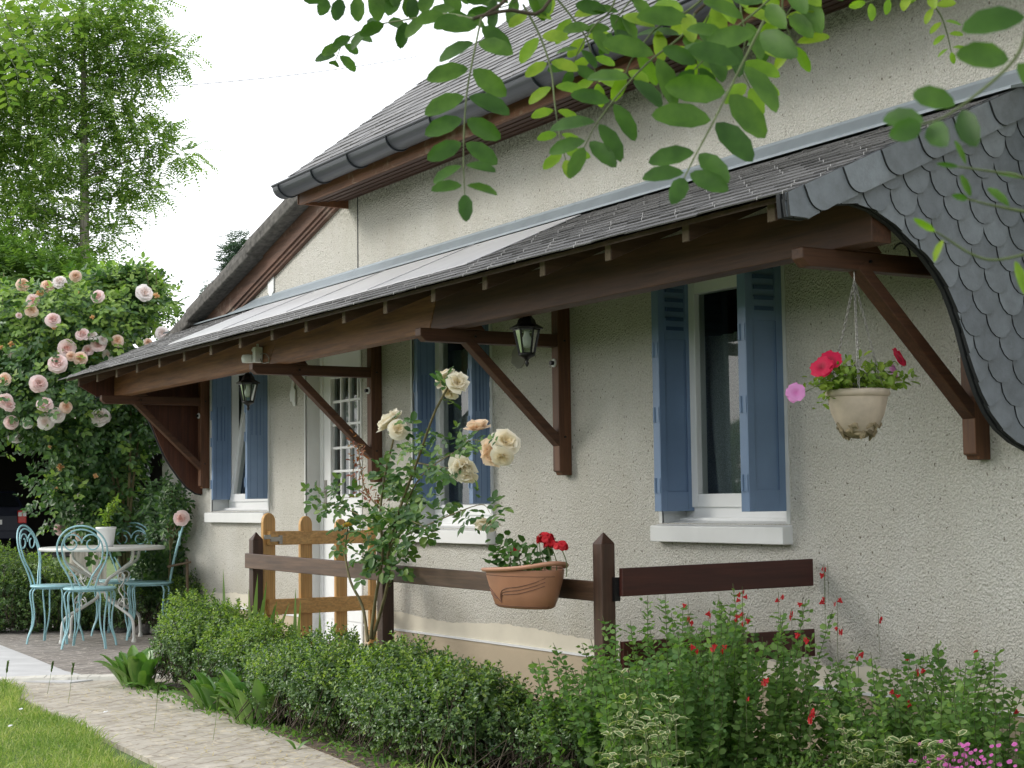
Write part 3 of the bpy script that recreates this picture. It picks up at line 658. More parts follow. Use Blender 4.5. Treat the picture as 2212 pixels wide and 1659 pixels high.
# brackets
def bracket(x, top=2.36):
    pst = MB(); pst.prism([(-.075, 1.20), (-.075, top - .0), (0, top), (0, 1.18), (-.055, 1.18), (-.06, 1.195)], 0, x - .032, x + .032); po = pst.build('post', MT['bracketz'], canopy, .004)
    a = MB(); a.prism([(-.076, 1.835), (-.835, 1.835), (-.865, 1.862), (-.865, 1.90), (-.076, 1.90)], 0, x - .029, x + .029); ao = a.build('arm', MT['bracket'], canopy, .004)
    b_ = MB(); b_.bar((x, -.60, 1.855), (x, -.05, 1.335), .044, .062, (1, 0, 0)); b_.build('brace', MT['bracket'], canopy, .004)
    w_ = MB(); w_.prism([(-.625, 1.901), (-.50, 1.901), (-.56, 1.965), (-.625, 1.975)], 0, x - .03, x + .03); w_.build('wedge', MT['bracket'], canopy, .003)
    h = MB()
    for y, z in ((-.56, 1.868), (-.037, 1.868), (-.04, 1.375)): h.tube([(x + .02, y, z), (x + .037, y, z)], .006, 8)
    h.build('bolt', MT['black'], ao)
    k_ = MB(); k_.tube([(x - .005, -.074, 1.755), (x - .005, -.082, 1.755)], .022, 14); k_.tube([(x - .005, -.083, 1.755), (x - .005, -.10, 1.755)], .012, 10, 1); k_.build('cable_knob', [MT['white'], MT['black']], po)
for x in (-12.28, -9.19, -7.0, -4.2): bracket(x)
# end panels
RC = [(-1.135, 2.005), (-1.13, 1.944), (-1.04, 1.943), (-.93, 2.00), (-.83, 2.012), (-.75, 1.997), (-.66, 1.955), (-.588, 1.905), (-.52, 1.862), (-.463, 1.806), (-.42, 1.75), (-.39, 1.69), (-.36, 1.62), (-.335, 1.54), (-.31, 1.47), (-.28, 1.40), (-.24, 1.335), (-.19, 1.28), (-.12, 1.235), (-.03, 1.20), (0, 1.195)]
def rounded(y, z, w_, h, rr, side=0):      # scale outline: square top, round bottom
    pts = [(y - w_/2, z + h), (y - w_/2, z + rr)]
    for i in range(1, 8): a = math.pi + math.pi*i/8; pts.append((y + w_/2*math.cos(a), z + rr + rr*math.sin(a)))
    return pts + [(y + w_/2, z + rr), (y + w_/2, z + h)]
def clip(subj, cl):                       # Sutherland-Hodgman, cl convex counter clockwise
    out_ = subj
    for i in range(len(cl)):
        a, b_ = cl[i], cl[(i + 1) % len(cl)]; inp, out_ = out_, []
        if not inp: return []
        def ins(p): return (b_[0] - a[0])*(p[1] - a[1]) - (b_[1] - a[1])*(p[0] - a[0]) >= -1e-9
        for j in range(len(inp)):
            p, q = inp[j - 1], inp[j]; ip, iq = ins(p), ins(q)
            if ip != iq:
                d1 = (b_[0] - a[0])*(p[1] - a[1]) - (b_[1] - a[1])*(p[0] - a[0]); d2 = (b_[0] - a[0])*(q[1] - a[1]) - (b_[1] - a[1])*(q[0] - a[0]); t = d1/(d1 - d2)
                out_.append((p[0] + (q[0] - p[0])*t, p[1] + (q[1] - p[1])*t))
            if iq: out_.append(q)
    return out_
outline = RC + [(0, ZR(0) + .01), (-1.135, ZR(-1.135) + .005)]
area = sum(a[0]*b_[1] - b_[0]*a[1] for a, b_ in zip(outline, outline[1:] + outline[:1]))
if area < 0: outline = outline[::-1]
bo = MB(); bo.prism([(y, z) for y, z in outline], 0, XR - .022, XR - .004); cheek = bo.build('end_panel', MT['slatedark'], canopy)
sc_ = MB()
def plate(poly, xf, tiltf, thick=.0085):
    n = len(poly)
    if n < 3: return
    f = [(XR + tiltf(y, z), y, z) for y, z in poly]; b2 = [(a + thick, y, z) for a, y, z in f]
    sc_.add(f + b2, [tuple(range(n))[::-1], tuple(range(n, 2*n))] + []); sc_.add(f + b2, [(i, (i + 1) % n, n + (i + 1) % n, n + i) for i in range(n)], 1)
ex, wd_ = .079, .124; r = 0; z = 1.12
while z < 2.5:
    y = -1.3 + (wd_/2 if r % 2 else 0)
    while y < .1:
        zz = z + rnd.uniform(-.003, .003); yy = y + rnd.uniform(-.003, .003)
        pl = clip(outline, rounded(yy, zz, wd_ - .003, .17, .075))
        plate(pl, XR, lambda a, c, zz=zz: .017 - .075*(c - zz) if c > zz else .017)
        y += wd_
    z += ex; r += 1
# border course following the roof slope
ux_ = np.array([1, .436]); ux_ /= np.linalg.norm(ux_); uy_ = np.array([-ux_[1], ux_[0]])
o0 = np.array([-1.135, ZR(-1.135) + .006]); s = -.12; i = 0
while s < 1.3:
    wv = .185 + rnd.uniform(-.01, .01); h = .105; rr = .06
    loc = [(s + wv + .03, -h), (s + wv + .03, 0), (s, 0)] + [(s + (rr - rr*math.cos(t))*1.0, -h + rr*1.0 - rr*math.sin(t)) for t in [math.pi/2*k/7 for k in range(8)]]
    if s < 0: loc = [(s + wv + .03, -h), (s + wv + .03, 0), (s, 0), (s, -h)]
    pl = [tuple(o0 + ux_*a + uy_*c) for a, c in loc]
    ar = sum(a[0]*b_[1] - b_[0]*a[1] for a, b_ in zip(pl, pl[1:] + pl[:1]))
    if ar < 0: pl = pl[::-1]
    sv = s; pl = clip(outline + [], pl)
    plate(pl, XR, lambda a, c, sv=sv: .034 - .045*(((a - o0[0])*ux_[0] + (c - o0[1])*ux_[1]) - sv), .010)
    s += wv; i += 1
sc_.build('slate_scale', [MT['slateblue'], MT['slatedark']], cheek)
LC = [(-.86, 1.90), (-.60, 1.885), (-.50, 1.83), (-.44, 1.74), (-.40, 1.65), (-.35, 1.53), (-.30, 1.43), (-.25, 1.35), (-.19, 1.27), (-.12, 1.19), (-.05, 1.145), (0, 1.135)]
bo = MB(); ol = LC + [(0, ZR(0) - .03), (-1.0, ZR(-1.0) - .03), (-1.0, 1.98)]
bo.prism(ol, 0, -12.43, -12.41)
for k in range(10):
    yy = -.07 - .095*k; lo_ = np.interp(yy, [q[0] for q in LC], [q[1] for q in LC]) if yy > -.86 else 1.99
    bo.box((-12.411, yy - .002, lo_ + .01), (-12.4085, yy + .002, ZR(yy) - .04))
bo.build('end_panel', MT['board'], canopy)
eb = MB(); eb.tube([(-12.437, y, z) for y, z in LC], .011, 6); eb.build('slate_edging', MT['slatedark'], canopy)
cbk = MB(); P0 = on(1958, 560, 1, -.05); cbk.tube([tuple(P0 + np.array([.05*math.sin(a), -.03, .06*math.cos(a)])) for a in [i*.4 for i in range(-2, 11)]], .004, 6); cbk.build('black_cable', MT['black'], canopy)

# ------------------------------------------------------------ lanterns, lamp on the beam, wall ornament
def lantern(pos, label):
    t = thing('hanging_lantern', label, 'lantern', (0, 0, 0), group='black lanterns under the canopy')
    b_ = MB(); b_.lathe([(.0, 0), (.022, -.002), (.028, -.014), (.040, -.026), (.046, -.045), (.080, -.064), (.078, -.070), (.0, -.070)], n=6)
    for p in range(len(b_.sm)): b_.sm[p] = False
    b_.tube([(0, 0, 0), (0, 0, ZR(pos[1]) - .04 - pos[2])], .006, 8); b_.build('lantern_top', MT['black'], t, .001)
    c = MB()
    for k in range(6):
        a = k*math.pi/3; c.bar((.062*math.cos(a), .062*math.sin(a), -.068), (.037*math.cos(a), .037*math.sin(a), -.185), .007, .007, (math.cos(a), math.sin(a), 0))
        a2 = a + math.pi/3
        c.bar((.062*math.cos(a), .062*math.sin(a), -.074), (.062*math.cos(a2), .062*math.sin(a2), -.074), .006, .006)
    c.lathe([(.0, -.183), (.041, -.183), (.040, -.196), (.022, -.205), (.012, -.212), (.006, -.222), (.011, -.231), (.006, -.242), (0, -.25)], n=12); c.build('cage', MT['black'], t)
    g = MB(); g.lathe([(.059, -.070), (.035, -.184)], n=6); g.sm = [False]*len(g.sm); g.build('glass', MT['glass'], t, fixn=False)
    l = MB(); l.lathe([(0, -.072), (.014, -.074), (.014, -.095), (.018, -.105), (.028, -.125), (.026, -.145), (.012, -.158), (0, -.16)], n=14); l.build('bulb', plain('bulb_glass', (.75, .74, .70), .2) if 'bulb_glass' not in bpy.data.materials else bpy.data.materials['bulb_glass'], t)
    t.location = pos; return t
p = on(1137, 679, 1, -.56); lantern(tuple(p), 'black six-sided lantern with pear bulb hanging beside the blue middle window')
p = on(536, 806, 1, -.56); lantern(tuple(p), 'black lantern hanging in front of the far left window with the tilted sash')
P0 = on(556, 770, 1, -.74); x_, y_, z_ = P0
sl = thing('security_light', 'small off-white sensor lamp fixed to the canopy beam', 'light', tuple(P0))
b_ = MB(); b_.box((x_ + .005, y_ - .035, z_ - .04), (x_ + .05, y_ + .015, z_ + .055)); b_.tube([(x_ - .02, y_ - .02, z_ + .04), (x_ + .03, y_ - .02, z_ + .04)], .012, 8); b_.tube([(x_ + .03, y_ - .01, z_ + .05), (x_ + .03, y_ - .01, z_ + .075)], .008, 8)
b_.build('mount', MT['potstone'] if False else MT['white'], sl, .004)
b_ = MB(); b_.lathe([(.0, -.028), (.034, -.028), (.040, 0), (.034, .02), (0, .024)], (x_ - .035, y_ - .05, z_ - .01), 14); b_.build('lamp_head', MT['white'], sl, .003)
b_ = MB(); b_.tube(curve([(x_ + .05, y_, z_ + .01), (x_ + .12, y_ + .005, z_ + .008), (x_ + .16, y_ + .01, z_ - .02), (x_ + .14, y_ + .02, z_ - .05)], 10), .003, 6); b_.tube(curve([(x_ + .05, y_, z_ - .02), (x_ + .09, y_, z_ - .05), (x_ + .14, y_ + .02, z_ - .045)], 8), .003, 6); b_.build('cable', MT['iron'], sl)
P0 = on(633, 846, 1, -.01); x_, y_, z_ = P0
g_ = MB(); g_.prism([(x_ - .03, z_ + .02), (x_ - .01, z_ + .075), (x_ + .01, z_ + .09), (x_ + .025, z_ + .07), (x_ + .02, z_ + .03), (x_ + .045, z_ + .01), (x_ + .04, z_ - .06), (x_ + .05, z_ - .10), (x_ + .01, z_ - .105), (x_ - .02, z_ - .06), (x_ - .04, z_ - .07), (x_ - .05, z_ - .02)], 1, -.016, -.004)
tag(g_.build('wall_ornament', MT['white'], None, .004), 'small white plaster figure fixed to the wall left of the front door', 'ornament')
P0 = on(1122, 770, 1, 0); g_ = MB(); n = 14
pr = [(P0[0] + (.07 + .02*rnd.random())*math.cos(2*math.pi*i/n), P0[2] + (.055 + .015*rnd.random())*math.sin(2*math.pi*i/n)) for i in range(n)]
g_.prism(pr, 1, -.006, -.001); o = g_.build('mortar_patch', plain('mortar', (.30, .29, .28), .95, bmp=.5), house)

# ------------------------------------------------------------ fence, gate, planters
FX = [(-8.767, .895), (-7.10, .91), (-5.205, .93)]
fence = thing('garden_fence', 'dark brown post and rail fence in front of the cottage wall', 'fence', (-7, -1, 0))
for x, h in FX:
    p_ = MB(); s = .031; y = -1.0
    p_.box((x - s, y - s, 0), (x + s, y + s, h - .045)); p_.add([(x - s, y - s, h - .045), (x + s, y - s, h - .045), (x + s, y + s, h - .045), (x - s, y + s, h - .045), (x, y, h)], [(0, 1, 4), (1, 2, 4), (2, 3, 4), (3, 0, 4)])
    p_.build('post', MT['fencez'], fence, .003)
r_ = MB(); r_.add([(-8.80, -1.056, .688), (-5.238, -1.02, .662), (-5.238, -1.02, .738), (-8.80, -1.056, .772), (-8.80, -1.033, .688), (-5.238, -.998, .662), (-5.238, -.998, .738), (-8.80, -1.033, .772)],
                  [(0, 3, 2, 1), (4, 5, 6, 7), (0, 1, 5, 4), (1, 2, 6, 5), (2, 3, 7, 6), (3, 0, 4, 7)])
r_.build('rail', MT['fence'], fence, .003)
def board(za, zb, zc, zd):
    m_ = MB(); m_.add([(-5.150, -.968, za), (-5.128, -.968, za), (-5.112, -.03, zc), (-5.134, -.03, zc), (-5.150, -.968, zb), (-5.128, -.968, zb), (-5.112, -.03, zd), (-5.134, -.03, zd)],
                  [(0, 3, 2, 1), (4, 5, 6, 7), (0, 1, 5, 4), (1, 2, 6, 5), (2, 3, 7, 6), (3, 0, 4, 7)]); m_.build('side_board', MT['panel'], fence, .002)
board(.683, .790, .690, .800); board(.405, .512, .405, .515)
h_ = MB(); h_.box((-5.172, -.985, .665), (-5.152, -.962, .755)); h_.build('hinge_plate', MT['black'], fence)
gate = thing('garden_gate', 'orange-brown picket gate with rounded tops standing before the white door', 'gate', (-8.8, -.9, 0))
GA, GB = np.array([-8.775, -.955]), np.array([-9.17, -.05]); gd = (GB - GA)/np.linalg.norm(GB - GA); gn = np.array([gd[1], -gd[0]]); gl = np.linalg.norm(GB - GA)
def gpt(s, n_, z): q = GA + gd*s + gn*n_; return (q[0], q[1], z)
for k in range(4):
    s0 = .004 + k*.312; wv = .10 if k < 3 else .06; top = 1.0 - .022*k; bot = .24 - .03*k; n = 8
    pr = [(s0, bot), (s0 + wv, bot)] + [(s0 + wv/2 + wv/2*math.cos(math.pi*i/n), top - wv/2 + wv/2*math.sin(math.pi*i/n)) for i in range(n + 1)]
    m_ = MB(); m = len(pr); m_.add([gpt(a, 0, b_) for a, b_ in pr] + [gpt(a, -.02, b_) for a, b_ in pr], [tuple(range(m))[::-1], tuple(range(m, 2*m))] + [(i, (i + 1) % m, m + (i + 1) % m, m + i) for i in range(m)])
    m_.build('picket', MT['gate'], gate, .003)
for (za, zb, dz) in ((.815, .895, -.012), (.415, .505, -.025)):
    m_ = MB(); m_.add([gpt(.03, .001, za), gpt(gl - .04, .001, za + dz), gpt(gl - .04, .026, za + dz), gpt(.03, .026, za), gpt(.03, .001, zb), gpt(gl - .04, .001, zb + dz), gpt(gl - .04, .026, zb + dz), gpt(.03, .026, zb)],
                      [(0, 3, 2, 1), (4, 5, 6, 7), (0, 1, 5, 4), (1, 2, 6, 5), (2, 3, 7, 6), (3, 0, 4, 7)]); m_.build('cross_rail', MT['gater'], gate, .003)
m_ = MB()
for s0, s1, z0, z1 in ((.03, .12, .835, .862), (.10, .125, .82, .87), (-.02, .03, .85, .875)):
    a, b_, c, d = gpt(s0, .027, z0), gpt(s1, .027, z0), gpt(s1, .036, z0), gpt(s0, .036, z0); m_.add([a, b_, c, d] + [(q[0], q[1], z1) for q in (a, b_, c, d)], [(0, 3, 2, 1), (4, 5, 6, 7), (0, 1, 5, 4), (1, 2, 6, 5), (2, 3, 7, 6), (3, 0, 4, 7)])
m_.build('latch', MT['iron'], gate, .001)

def bloom_mesh(name, r, layers, mats, seed, openness=1., flat=False, frill=.12):
    """layered cupped petals around +Z"""
    rr = random.Random(seed); V, Fq = [], []
    for li, (n, rad, tilt, ht) in enumerate(layers):
        off = rr.random()*6.28
        for i in range(n):
            a = off + 2*math.pi*i/n + rr.uniform(-.2, .2); R_ = r*rad*rr.uniform(.88, 1.1); tl = tilt*openness + rr.uniform(-.12, .12); wv = 2.2*math.pi*rad*r/n*.62 + r*.10
            nu, nv = 5, 5; base = len(V)
            for v in range(nv):
                tv = v/(nv - 1)
                for u in range(nu):
                    tu = u/(nu - 1)*2 - 1
                    half = wv*math.sin(min(1, tv*1.25 + .12)*math.pi*.5)*(1 - .35*max(0, tv - .75)*4*abs(tu))
                    rad_ = R_*tv*math.cos(tl)*(1 - .10*tu*tu); z = R_*tv*math.sin(tl) - .25*R_*tu*tu*0 + r*ht
                    z += -.22*R_*max(0, tv - .6)*2*(1 if tilt < .8 else .4) + rr.uniform(-1, 1)*frill*r*tv*.5
                    lat = tu*half; cup = -.25*abs(tu)**2*wv*(1 if tilt > .5 else .4)
                    x = (rad_ + cup*math.sin(tl)) ; V.append((x*math.cos(a) - lat*math.sin(a), x*math.sin(a) + lat*math.cos(a), z + cup*-.3))
            for v in range(nv - 1):
                for u in range(nu - 1): q = base + v*nu + u; Fq.append((q, q + 1, q + nu + 1, q + nu))
    me = bpy.data.meshes.new(name); me.from_pydata(V, [], Fq); me.materials.append(mats); me.polygons.foreach_set('use_smooth', [True]*len(Fq)); me.update(); return me
LFULL = [(7, 1.0, .05, -.05), (7, .95, .32, -.02), (7, .85, .6, 0), (6, .7, .85, .04), (6, .52, 1.1, .08), (5, .36, 1.3, .12), (4, .2, 1.45, .14)]
LOPEN = [(6, 1.0, .15, 0), (6, .85, .5, .02), (5, .6, .85, .05), (5, .38, 1.1, .08)]
LCUP = [(5, 1.0, .45, 0), (5, .9, .85, .02), (5, .75, 1.15, .04), (4, .5, 1.35, .06)]
LBUD = [(4, 1.0, 1.2, 0), (4, .9, 1.38, .02), (3, .7, 1.5, .04)]
LSING = [(5, 1.0, .12, 0)]
def flower(me, pos, facing, parent, name='flower', scale=1.):
    o = bpy.data.objects.new(name, me); COL.objects.link(o); o.parent = parent; o.matrix_parent_inverse = parent.matrix_basis.inverted()
    q = Vector(facing).to_track_quat('Z', 'Y'); o.location = Vector(pos); o.rotation_euler = (q @ Matrix.Rotation(rnd.random()*6.28, 3, 'Z').to_quaternion()).to_euler(); o.scale = (scale,)*3; return o

# terracotta trough saddled on the rail
P0 = on(1133, 1268, 1, -1.155); px_, py_, pz_ = P0
pl = thing('balcony_planter', 'terracotta oval planter with wavy grooves hooked on the brown fence rail', 'planter', (px_, py_, pz_ - .08))
def oval(a, b_, z, n=40, fl=0.): return [(px_ + a*math.cos(2*math.pi*i/n), py_ + b_*math.sin(2*math.pi*i/n), z) for i in range(n)]
m_ = MB(); n = 40; zt = pz_ + .078
rings = [oval(.02, .01, zt - .158), oval(.165, .075, zt - .158), oval(.183, .085, zt - .150), oval(.205, .10, zt - .10), oval(.226, .115, zt - .04), oval(.232, .118, zt - .012), oval(.232, .118, zt - .006), oval(.222, .108, zt - .006), oval(.215, .10, zt - .05), oval(.01, .01, zt - .05)]
vs = [q for r__ in rings for q in r__]; m_.add(vs, [(i*n + j, i*n + (j + 1) % n, (i + 1)*n + (j + 1) % n, (i + 1)*n + j) for i in range(len(rings) - 1) for j in range(n)], 0, True)
body = m_.build('pot_body', MT['terra'], pl)
m_ = MB(); prof = [(0, -.010), (.016, -.008), (.022, .0), (.018, .007), (0, .008), (-.008, 0)]
vs = []
for i in range(60):
    a = 2*math.pi*i/60; ca, sa = math.cos(a), math.sin(a); lift = .016*max(0, ca)**3 + (-.004)
    for dr_, dz in prof: vs.append((px_ + (.228 + dr_)*ca, py_ + (.116 + dr_)*sa, zt + dz + lift + .010*math.cos(a)))
k = len(prof); m_.add(vs, [(i*k + j, i*k + (j + 1) % k, ((i + 1) % 60)*k + (j + 1) % k, ((i + 1) % 60)*k + j) for i in range(60) for j in range(k)], 0, True); m_.build('rim', MT['terrain'], pl)
m_ = MB()
def wallpt(u, z):        # point on the outer wall: u angle, z below the top
    t = (z)/.158; a = np.interp(t, [0, .25, .63, .95, 1], [.231, .226, .205, .183, .165]); b_ = np.interp(t, [0, .25, .63, .95, 1], [.118, .115, .10, .085, .075])
    return (px_ + (a + .0006)*math.cos(u), py_ + (b_ + .0006)*math.sin(u), zt - z)
for k, dz in enumerate((0, .022, .044)):
    pts = [wallpt(math.radians(d), z) for d, z in ((262, .138 - .0), (262, .118 - dz*.1 + .01*k), (268, .092 + dz*.35), (280, .078 + dz*.55), (300, .070 + dz*.6), (322, .055 + dz*.6), (342, .035 + dz*.7))]
    m_.tube(curve(pts, 22), .0018, 5)
    pts = [wallpt(math.radians(d), z) for d, z in ((262, .138), (255, .122), (244, .098 + dz*.5), (228, .078 + dz*.7), (208, .07 + dz*.8))]
    m_.tube(curve(pts, 14), .0018, 5)
m_.tube([wallpt(math.radians(d), .030) for d in range(180, 361, 6)], .0013, 5); m_.tube([wallpt(math.radians(d), .148) for d in range(180, 361, 6)], .0015, 5)
m_.build('groove', MT['groove'], body)
so_ = MB(); so_.add(oval(.21, .10, zt - .02), [tuple(range(40))]); so_.build('compost', MT['soil'], pl)
# geraniums in it
ger = thing('geranium', 'red geraniums with small green leaves growing in the terracotta planter', 'flower', (px_, py_, zt - .02))
gm = bloom_mesh('geranium_floret', .0125, LSING + [(5, .9, .4, .01)], MT['red'], 3)
def gere(px, py, rr, d, cnt):
    c0 = on(px, py, 1, py_ + d)
    hb = MB()
    st0 = (c0[0] + .02, c0[1] + .01, zt - .03); stems_.append((st0, tuple(c0)))
    mm = bpy.data.meshes.new('umbel'); bmv = bmesh.new()
    for i in range(cnt):
        off = rv(1)[0]*rr*npr.rand()**.3; off[2] = abs(off[2])*.8
        q = Vector(off).to_track_quat('Z', 'Y').to_matrix().to_4x4(); tmp = gm.copy(); tmp.transform(Matrix.Translation(Vector(off)) @ q); bmv.from_mesh(tmp); bpy.data.meshes.remove(tmp)
    bmv.to_mesh(mm); bmv.free(); mm.materials.append(MT['red'])
    o = bpy.data.objects.new('flower_head', mm); COL.objects.link(o); o.parent = ger; o.matrix_parent_inverse = ger.matrix_basis.inverted(); o.location = c0
stems_ = []
gere(1113, 1192, .022, .02, 16); gere(1178, 1168, .036, -.02, 30); gere(1212, 1183, .030, .02, 22); gere(1190, 1178, .026, .0, 18)
mb_ = MB()
for a, b_ in stems_: mb_.tube(curve([a, ((a[0]*.6 + b_[0]*.4) + .01, a[1], a[2]*.5 + b_[2]*.5), b_], 6), .0022, 5)
for i in range(7):
    a = (px_ + rnd.uniform(-.18, .15), py_ + rnd.uniform(-.06, .06), zt - .03); b_ = (a[0] + rnd.uniform(-.04, .02), a[1] - .01, a[2] + rnd.uniform(.06, .16 if i > 1 else .2)); mb_.tube([a, b_], .0018, 5)
mb_.build('stalk', MT['stem'], ger)
n = 150; P = np.stack([px_ + npr.uniform(-.19, .17, n), py_ + npr.uniform(-.08, .06, n), zt + npr.rand(n)**2*.11 - .015], 1); P[:, 2] += np.where(P[:, 0] < px_ - .1, .05*npr.rand(n), 0)
leaves('foliage', P, nrm(rv(n) + [0, -.2, .3]), nrm(rv(n)*.5 + [0, -.5, 1]), npr.uniform(.02, .042, n), 1.05, MT['gerleaf'], ger)

# hanging pot with petunias
HP = on(1852, 842, 0, -4.2); hx, hy, hz = HP
hp = thing('hanging_pot', 'pale clay bowl with moss stained base hanging on chains under the canopy', 'flower pot', (hx, hy, hz))
R_ = .105
m_ = MB(); m_.lathe([(R_*.98, -.022), (R_*.95, -.045), (R_*.86, -.085), (R_*.68, -.125), (R_*.52, -.145)], (hx, hy, hz), 36); m_.lathe([(R_*.90, -.004), (R_*.9, -.05), (.0, -.05)], (hx, hy, hz), 36); m_.build('bowl', MT['potstone'], hp, fixn=False)
m_ = MB(); m_.lathe([(R_*.90, -.004), (R_*1.0, 0), (R_*1.06, -.004), (R_*1.07, -.014), (R_*1.03, -.024), (R_*.98, -.026)], (hx, hy, hz), 36); m_.build('rim', MT['potstone'], hp, fixn=False)
m_ = MB(); m_.lathe([(R_*.56, -.138), (R_*.42, -.156), (R_*.2, -.168), (0, -.170)], (hx, hy, hz), 24)
for i in range(34):
    a = rnd.random()*6.28; t = rnd.random(); rr = R_*(.40 + .28*t); z = hz - .160 + .045*t; c = Vector((hx + rr*math.cos(a), hy + rr*math.sin(a), z)); d = Vector((math.cos(a), math.sin(a), .1)); u = Vector((-math.sin(a), math.cos(a), 0))
    ang = rnd.random()*6.28; e = u*math.cos(ang) + Vector((0, 0, 1))*math.sin(ang); e = (e + d*.1)*.017; m_.tube([c - e, c + d*.006, c + e], [.003, .009, .003], 6)
m_.build('relief', MT['potmoss'], hp)
so_ = MB(); so_.lathe([(R_*.9, -.012), (0, -.012)], (hx, hy, hz), 24); so_.build('compost', MT['soil'], hp, fixn=False)
hook = (hx, hy + .0, 1.825); m_ = MB(); m_.tube([(hx, hy, 1.836), (hx, hy, 1.80)], .003, 6); m_.build('hook', MT['iron'], hp)
def chain(a, b_):
    m_ = MB(); a, b_ = Vector(a), Vector(b_); d = b_ - a; L = d.length; d.normalize(); s = Vector((1, 0, 0)).cross(d).normalized(); s2 = s.cross(d); nl = int(L/.0135)
    for i in range(nl):
        c = a + d*(L*(i + .5)/nl); u = s if i % 2 else s2
        m_.tube([c + d*(.0098*math.cos(t)) + u*(.0042*math.sin(t)) for t in [2*math.pi*k/8 for k in range(9)]], .0019, 5)
    m_.build('chain', MT['iron'], hp)
for k in range(3):
    a = math.radians(200 + 120*k); chain((hx, hy, 1.80), (hx + R_*math.cos(a), hy + R_*math.sin(a), hz - .003))
pet = thing('petunia', 'petunias with lime leaves, crimson and mauve trumpets, in the hanging clay bowl', 'flower', (hx, hy, hz))
n = 420; P = np.array([hx, hy, hz]) + np.stack([npr.normal(0, .055, n), npr.normal(0, .085, n), np.abs(npr.normal(0, .04, n))], 1); P[:, 0] = np.clip(P[:, 0], hx - .13, hx + .13)
P[:60] = np.array([hx - .02, hy - .125, hz + .0]) + npr.normal(0, 1, (60, 3))*[.03, .03, .035]
P[60:110] = np.array([hx + .0, hy + .11, hz + .045]) + npr.normal(0, 1, (50, 3))*[.03, .03, .03]
leaves('foliage', P, nrm(rv(n) + [0, 0, .55]), nrm(rv(n)*.6 + [.3, -.3, .8]), npr.uniform(.02, .04, n), .62, MT['petunialeaf'], pet)
mb_ = MB()
for i in range(26):
    a = rnd.random()*6.28; L = rnd.uniform(.08, .17); mb_.tube(curve([(hx, hy, hz - .01), (hx + .5*L*math.cos(a), hy + .5*L*math.sin(a), hz + rnd.uniform(.03, .08)), (hx + L*.8*math.cos(a), hy + L*.8*math.sin(a), hz + rnd.uniform(-.03, .10))], 6), .0016, 5)
mb_.tube(curve([(hx, hy - .06, hz), (hx, hy - .12, hz + .03), tuple(on(1733, 850, 0, hx))], 8), .0016, 5); mb_.tube(curve([(hx, hy + .05, hz), (hx, hy + .10, hz + .08), tuple(on(1934, 780, 0, hx))], 8), .0016, 5)
mb_.build('stalk', MT['stem'], pet)
def trumpet(name, m_): return bloom_mesh(name, .036, [(5, 1., .18, .25), (5, .9, .25, .24)], m_, 5, frill=.06)
tm, tv_ = trumpet('petunia_crimson', MT['magenta']), trumpet('petunia_mauve', MT['mauve'])
for px, py, me, f, sc in ((1778, 797, tm, (.3, -.8, .5), 1.05), (1795, 783, tm, (.6, -.6, .55), 1.0), (1937, 776, tm, (.4, .8, .5), .95), (1925, 801, tv_, (.3, .5, .2), .75), (1720, 850, tv_, (.6, -.7, .2), .85)):
    flower(me, on(px, py, 0, hx + rnd.uniform(-.02, .04)), f, pet, scale=sc)

# ------------------------------------------------------------ bistro set on the terrace
def bistro_chair():
    t = thing('bistro_chair', 'x', 'chair', group='pale blue wire bistro chairs round the table'); sr = .195; zs = .44
    m_ = MB(); m_.lathe([(0, zs + .004), (sr - .01, zs + .006), (sr, zs), (sr - .003, zs - .010), (sr - .012, zs - .012), (0, zs - .006)], n=40); m_.build('seat', MT['chair'], t)
    # backrest: two hoops and two scrolls; back edge at +y
    def hoop(wb, wt, top, dx):
        pts = []
        for i in range(33):
            a = math.pi*(i/32)*1.0
            pts.append((wt*math.cos(a), 0, top - wt*.95 + wt*.95*math.sin(a)))
        pts = [(wb, 0, zs - .005), (wb + (wt - wb)*.35, 0, zs + .10), (wt*.88, 0, zs + .19), (wt*.99, 0, top - wt*1.12)] + pts[1:-1] + [(-wt*.99, 0, top - wt*1.12), (-wt*.88, 0, zs + .19), (-(wb + (wt - wb)*.35), 0, zs + .10), (-wb, 0, zs - .005)]
        yy = lambda z: .165 + .11*((z - zs)/.47)**1.3 if z > zs else .165
        return [(x, yy(z) - dx, z) for x, y, z in curve([np.array(p) for p in pts], 80)]
    m_ = MB(); m_.tube(hoop(.075, .185, .905, 0), .0068, 8); m_.tube(hoop(.020, .150, .878, 0.004), .0062, 8); m_.build('back_hoop', MT['chair'], t)
    m_ = MB()
    for s in (-1, 1):
        pts = []
        for i in range(30):
            u = i/29; a = math.radians(178 - 430*u); r_ = .074*(1 - .62*u)
            cx, cz = s*(.074), .775
            pts.append((cx + s*-r_*math.cos(a)*-1, .165 + .11*((.775 - zs)/.47)**1.3, cz + r_*math.sin(a)))
        m_.tube(pts, .0056, 7)
    m_.build('scroll', MT['chair'], t)
    for a0 in (45, 135, 225, 315):
        a = math.radians(a0); ca, sa = math.cos(a), math.sin(a); m_ = MB()
        for s in (-1, 1):
            off = .028*s; P_ = []
            for rr, z, o_ in ((.150, zs - .010, 1), (.185, zs - .030, 1.), (.196, zs - .075, .95), (.178, zs - .20, .75), (.185, zs - .30, .45), (.215, .06, .22), (.228, .0, .16)):
                P_.append((rr*ca - off*o_*sa, rr*sa + off*o_*ca, z))
            m_.tube(curve(P_, 20), .0062, 7)
        m_.build('leg', MT['chair'], t)
    m_ = MB(); m_.tube([(.165*math.cos(u), .165*math.sin(u), zs - .018) for u in [2*math.pi*i/32 for i in range(33)]], .006, 6); m_.build('seat_ring', MT['chair'], t)
    return t
ch0 = bistro_chair()
